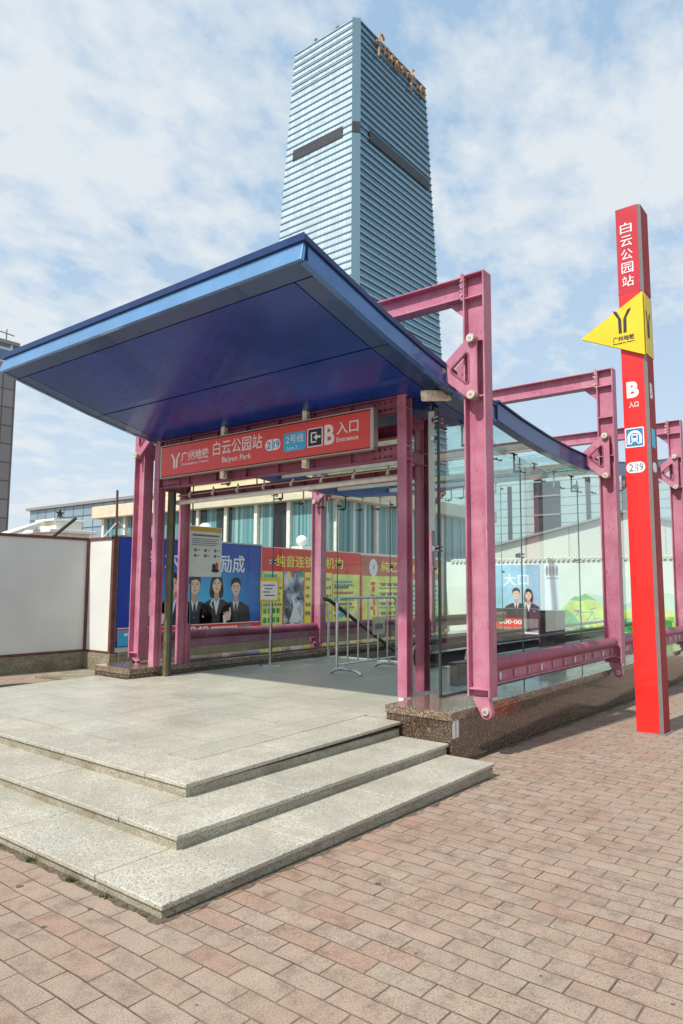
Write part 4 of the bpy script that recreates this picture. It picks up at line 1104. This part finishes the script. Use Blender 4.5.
def face_strip(b,z0,z1,a0,a1,left,m,e):
    P=[]
    for z in (z0,z1):
        yl,xr=tcorner(z)
        for a in (a0,a1):
            P.append((262.6-e,199.8+CHM+(yl-199.8-CHM)*a,z) if left else (262.6+CHM+(xr-262.6-CHM)*a,199.8-e,z))
    d=(.6,0,0) if left else (0,.6,0)
    b.prism([P[0],P[1],P[3],P[2]],d,m)
FH=3.75
b=MB(); b2=MB(); b3=MB()
nf=int(HT/FH)
for k in range(nf+1):
    z=HT-k*FH
    if z<4: continue
    band(b,z-.62,z,.42,TOWERSPAN)
    band(b2,z-1.0,z-.622,.70,TOWERSHADOW)
    face_strip(b3,z-(2.75 if k>5 else 2.2)-.9,z-1.002,0.,1.,True,TOWERLIT,.30)
b3.build('lit_pane_band',tw)  # left face only: its brightness is in the pane colour
b.build('spandrel_band',tw); b2.build('shadow_ledge',tw)
b=MB(); zb=229.8
face_strip(b,zb-2.8,zb+2.8,.13,.88,True,DARKBAND,.85); face_strip(b,zb-2.8,zb+2.8,.11,.95,False,DARKBAND,.85)
face_strip(b,116,122,.30,.93,False,DARKBAND,.85); face_strip(b,116,122,.1,.9,True,DARKBAND,.85)
build_split(b,'plant_floor_band',tw)
b=MB()
# chamfered corner strip of clear glass
A=[Vector((262.6-.75,199.8+CHM-.3,0)),Vector((262.6+CHM-.3,199.8-.75,0))]
b.prism([A[0],A[1],A[1]+Vector((.5,.5,0)),A[0]+Vector((.5,.5,0))],(0,0,HT+.5),TOWERCORNER); b.build('corner_glazing',tw)
b=MB(); A2=[A[0]+Vector((-.2,-.2,zb-2.8)),A[1]+Vector((-.2,-.2,zb-2.8))]
b.prism([A2[0],A2[1],A2[1]+Vector((.15,.15,0)),A2[0]+Vector((.15,.15,0))],(0,0,5.6),DARKBAND); b.build('corner_louvre',tw)
b=MB()   # illegible gold script on the roof edge
def script(pts,r=.85):
    r*=.72
    b.tube([(264.5+u,198.2,HT-2.2+v*.85) for u,v in pts],r,GOLD,6)
script([(20,3),(18,5.5),(16,4),(15.5,-5),(15,-11)],.9); script([(13,-2),(19,-1)],.8)
script([(20,-7),(20.5,-1),(23,0),(24.5,-2.5),(24,-7)]); script([(27,-7),(27,-2),(29,-1),(30.5,-4),(30,-8)])
script([(32,-4),(35,-3),(34,-.5),(32,-2),(32,-6),(35,-7)]); script([(37,-7),(37,-2),(39,-1.5),(41,-2),(41.5,-7)])
script([(49,4),(47,3),(46.5,-6),(46,-13)],.95); script([(43,-2),(51,-1.5)],.8)
script([(52,-7),(52.5,-2.5)],.8); script([(60,-2.5),(57,-1.5),(55.5,-5),(57.5,-8.5),(60.5,-7),(60.5,-3)],.85)
b.build('gold_lettering',tw,smooth=True)
b=MB()
for y,h_ in ((214,3.5),(216,2.5),(229,4),(231,2.2)): b.tube([(264.5,y,HT),(264.5,y,HT+h_)],.35,GREYTRIM,6); b.box(263.9,265.1,y-.8,y+.8,HT+h_-.8,HT+h_,GREYTRIM)
b.build('roof_mast',tw)

mh=MB(); zg=gz(7)
mh.prism([(6.75,11.2,zg),(7.75,11.35,zg),(7.65,12.25,zg),(6.6,12.1,zg)],(0,0,.05),CONC)
tag(mh.build('stone_slab',loc=(7.2,11.7,zg),bevel=.012),'flat grey stone slab on the bricks at the foot of the hoarding','slab')
mh=MB(); mh.tube([(5.75,11.0,zg),(5.75,11.0,zg+.03)],.50,CONC,32); mh.tube([(5.75,11.0,zg+.03),(5.75,11.0,zg+.045)],.38,DSTEEL,32)
tag(mh.build('manhole_cover',loc=(5.75,11.0,zg),smooth=True),'round dark manhole cover in a concrete ring beside the platform','manhole cover')
# ------------------------------------------------------------------ litter and weeds at the step foot
wd=MB()
for k in range(46):
    y=2.95+random.random()**1.3*1.6; x=2.262-random.uniform(.0,.03)
    for j in range(4):
        a=random.uniform(0,6.28); l=random.uniform(.008,.026)
        wd.add([(x,y,-.002),(x+.004,y+.003,-.002),(x+l*math.cos(a)*.7-.006,y+l*math.sin(a)*.7,l)],[(0,1,2)],MATS.get('weed') or plain('weed',(.10,.15,.04),.7,0,.4,30))
sd=MB(); SOIL=plain('dry_soil',(.11,.085,.055),.95,0,.45,40)
def soil(p,q,side,w):
    n=90; p=Vector(p); q=Vector(q); P=[];Q=[]
    for i in range(n+1):
        c=p.lerp(q,i/n); a=w*(.35+.65*abs(math.sin(i*.37)+.6*math.sin(i*1.13+1))*.6+random.uniform(0,.3))
        P.append(c+Vector((0,0,gz(c.x)+.005))); d=c+Vector(side)*a; Q.append(d+Vector((0,0,gz(d.x)+.0015)))
    for i in range(n): sd.add([P[i],P[i+1],Q[i+1],Q[i]],[(0,1,2,3) if side[1]==0 and side[0]<0 else (3,2,1,0)],SOIL)
soil((2.268,2.85,0),(2.268,8.0,0),(-1,0,0),.055); soil((2.25,2.88,0),(5.75,2.88,0),(0,-1,0),.05); soil((5.8,3.33,0),(14,3.33,0),(0,-1,0),.06)
tag(sd.build('soil_strip',loc=(2.3,2.9,0)),'dry brown soil gathered along the foot of the steps and plinth','soil',None,'stuff')
for cx_,cy_,h_ in ((2.235,3.62,.05),(2.24,4.05,.045),(2.24,3.30,.03),(5.86,2.86,.03)):
    for j in range(26):
        a=random.uniform(0,6.28); l=random.uniform(.4,1.)*h_; c=(cx_+random.uniform(-.02,.02),cy_+random.uniform(-.03,.03))
        wd.add([(c[0]-.004,c[1],0.),(c[0]+.004,c[1]+.004,0.),(c[0]+math.cos(a)*l*.8,c[1]+math.sin(a)*l*.8,l)],[(0,1,2)],MATS['weed'])
tag(wd.build('weeds',loc=(0,0,0)),'small green weeds and moss in the joint at the foot of the lowest step','weeds',None,'stuff')

# ------------------------------------------------------------------ world, sun, camera
w = bpy.data.worlds.new('World'); scene.world = w; w.use_nodes=True
nt=w.node_tree; nt.nodes.clear()
SUNP=Vector((-.80,.07,1.0)).normalized()
el=math.asin(SUNP.z); az=math.atan2(SUNP.x,SUNP.y)
out=nt.nodes.new('ShaderNodeOutputWorld'); bg=nt.nodes.new('ShaderNodeBackground'); nt.links.new(bg.outputs[0],out.inputs[0])
sky=nt.nodes.new('ShaderNodeTexSky'); sky.sky_type='NISHITA'; sky.sun_disc=False; sky.sun_elevation=el; sky.sun_rotation=az; sky.air_density=1.0; sky.dust_density=1.6; sky.ozone_density=1.0
tc=nt.nodes.new('ShaderNodeTexCoord').outputs['Generated']
sp_=node(nt,'ShaderNodeSeparateXYZ',Vector=tc)
zz=math_(nt,'ADD',math_(nt,'MAXIMUM',sp_.outputs[2],0.),.22)
cx=nt.nodes.new('ShaderNodeCombineXYZ'); nt.links.new(math_(nt,'DIVIDE',sp_.outputs[0],zz),cx.inputs[0]); nt.links.new(math_(nt,'DIVIDE',sp_.outputs[1],zz),cx.inputs[1])
n1=noise(nt,mapping(nt,cx.outputs[0],(1,1,1),(0,0,R(25)),(3.1,1.7,0)),1.15,3,.5)
n2=noise(nt,mapping(nt,cx.outputs[0],(1,1.25,1),(0,0,R(-15)),(.4,.2,0)),8.5,7,.58)
mk=math_(nt,'ADD',math_(nt,'MULTIPLY',n1,.75),math_(nt,'MULTIPLY',n2,.55))
mask=ramp(nt,mk,[(.55,0.),(.65,.55),(.76,.95)])
# more milky towards the horizon
hz=ramp(nt,sp_.outputs[2],[(0.,.85),(.22,.40),(.6,.10)])
tot=math_(nt,'MAXIMUM',mask,hz)
CLOUD=(5.0,5.35,5.6)
skyc=mixc(nt,1.,sky.outputs[0],(1.25,1.25,1.25),'MULTIPLY')
skyc=mixc(nt,.70,skyc,(2.45,3.85,5.35))
colr=mixc(nt,tot,skyc,CLOUD)
nt.links.new(colr,bg.inputs[0]); bg.inputs[1].default_value=.11

sl=bpy.data.lights.new('sun','SUN'); sl.energy=3.5; sl.angle=R(1.2); sl.color=(1.,.95,.87)
so=bpy.data.objects.new('sun',sl); COL.objects.link(so); so.location=(-30,20,60)
so.rotation_euler=SUNP.to_track_quat('Z','Y').to_euler()

cd=bpy.data.cameras.new('camera'); co=bpy.data.objects.new('camera',cd); COL.objects.link(co)
f,pitch,roll,yaw=705.404,R(5.94261),R(.34914),R(38.36025)
cd.sensor_fit='VERTICAL'; cd.sensor_height=36.; cd.sensor_width=24.; cd.lens=36.*f/1024.; cd.clip_end=5000; cd.clip_start=.05
fw=Vector((math.cos(yaw)*math.cos(pitch),math.sin(yaw)*math.cos(pitch),math.sin(pitch)))
rt=Vector((math.sin(yaw),-math.cos(yaw),0)); up=rt.cross(fw)
rt2=rt*math.cos(roll)+up*math.sin(roll); up2=up*math.cos(roll)-rt*math.sin(roll)
M=Matrix((rt2,up2,-fw)).transposed().to_4x4(); M.translation=Vector((0,0,1.6)); co.matrix_world=M
scene.camera=co
scene.render.engine='CYCLES'
try:
    scene.cycles.max_bounces=10; scene.cycles.transparent_max_bounces=24; scene.cycles.glossy_bounces=5; scene.cycles.diffuse_bounces=4
except Exception: pass
vs_=scene.view_settings; vs_.view_transform='Standard'; vs_.look='None'; vs_.gamma=1.; vs_.exposure=.52
scene.render.resolution_x=683; scene.render.resolution_y=1024
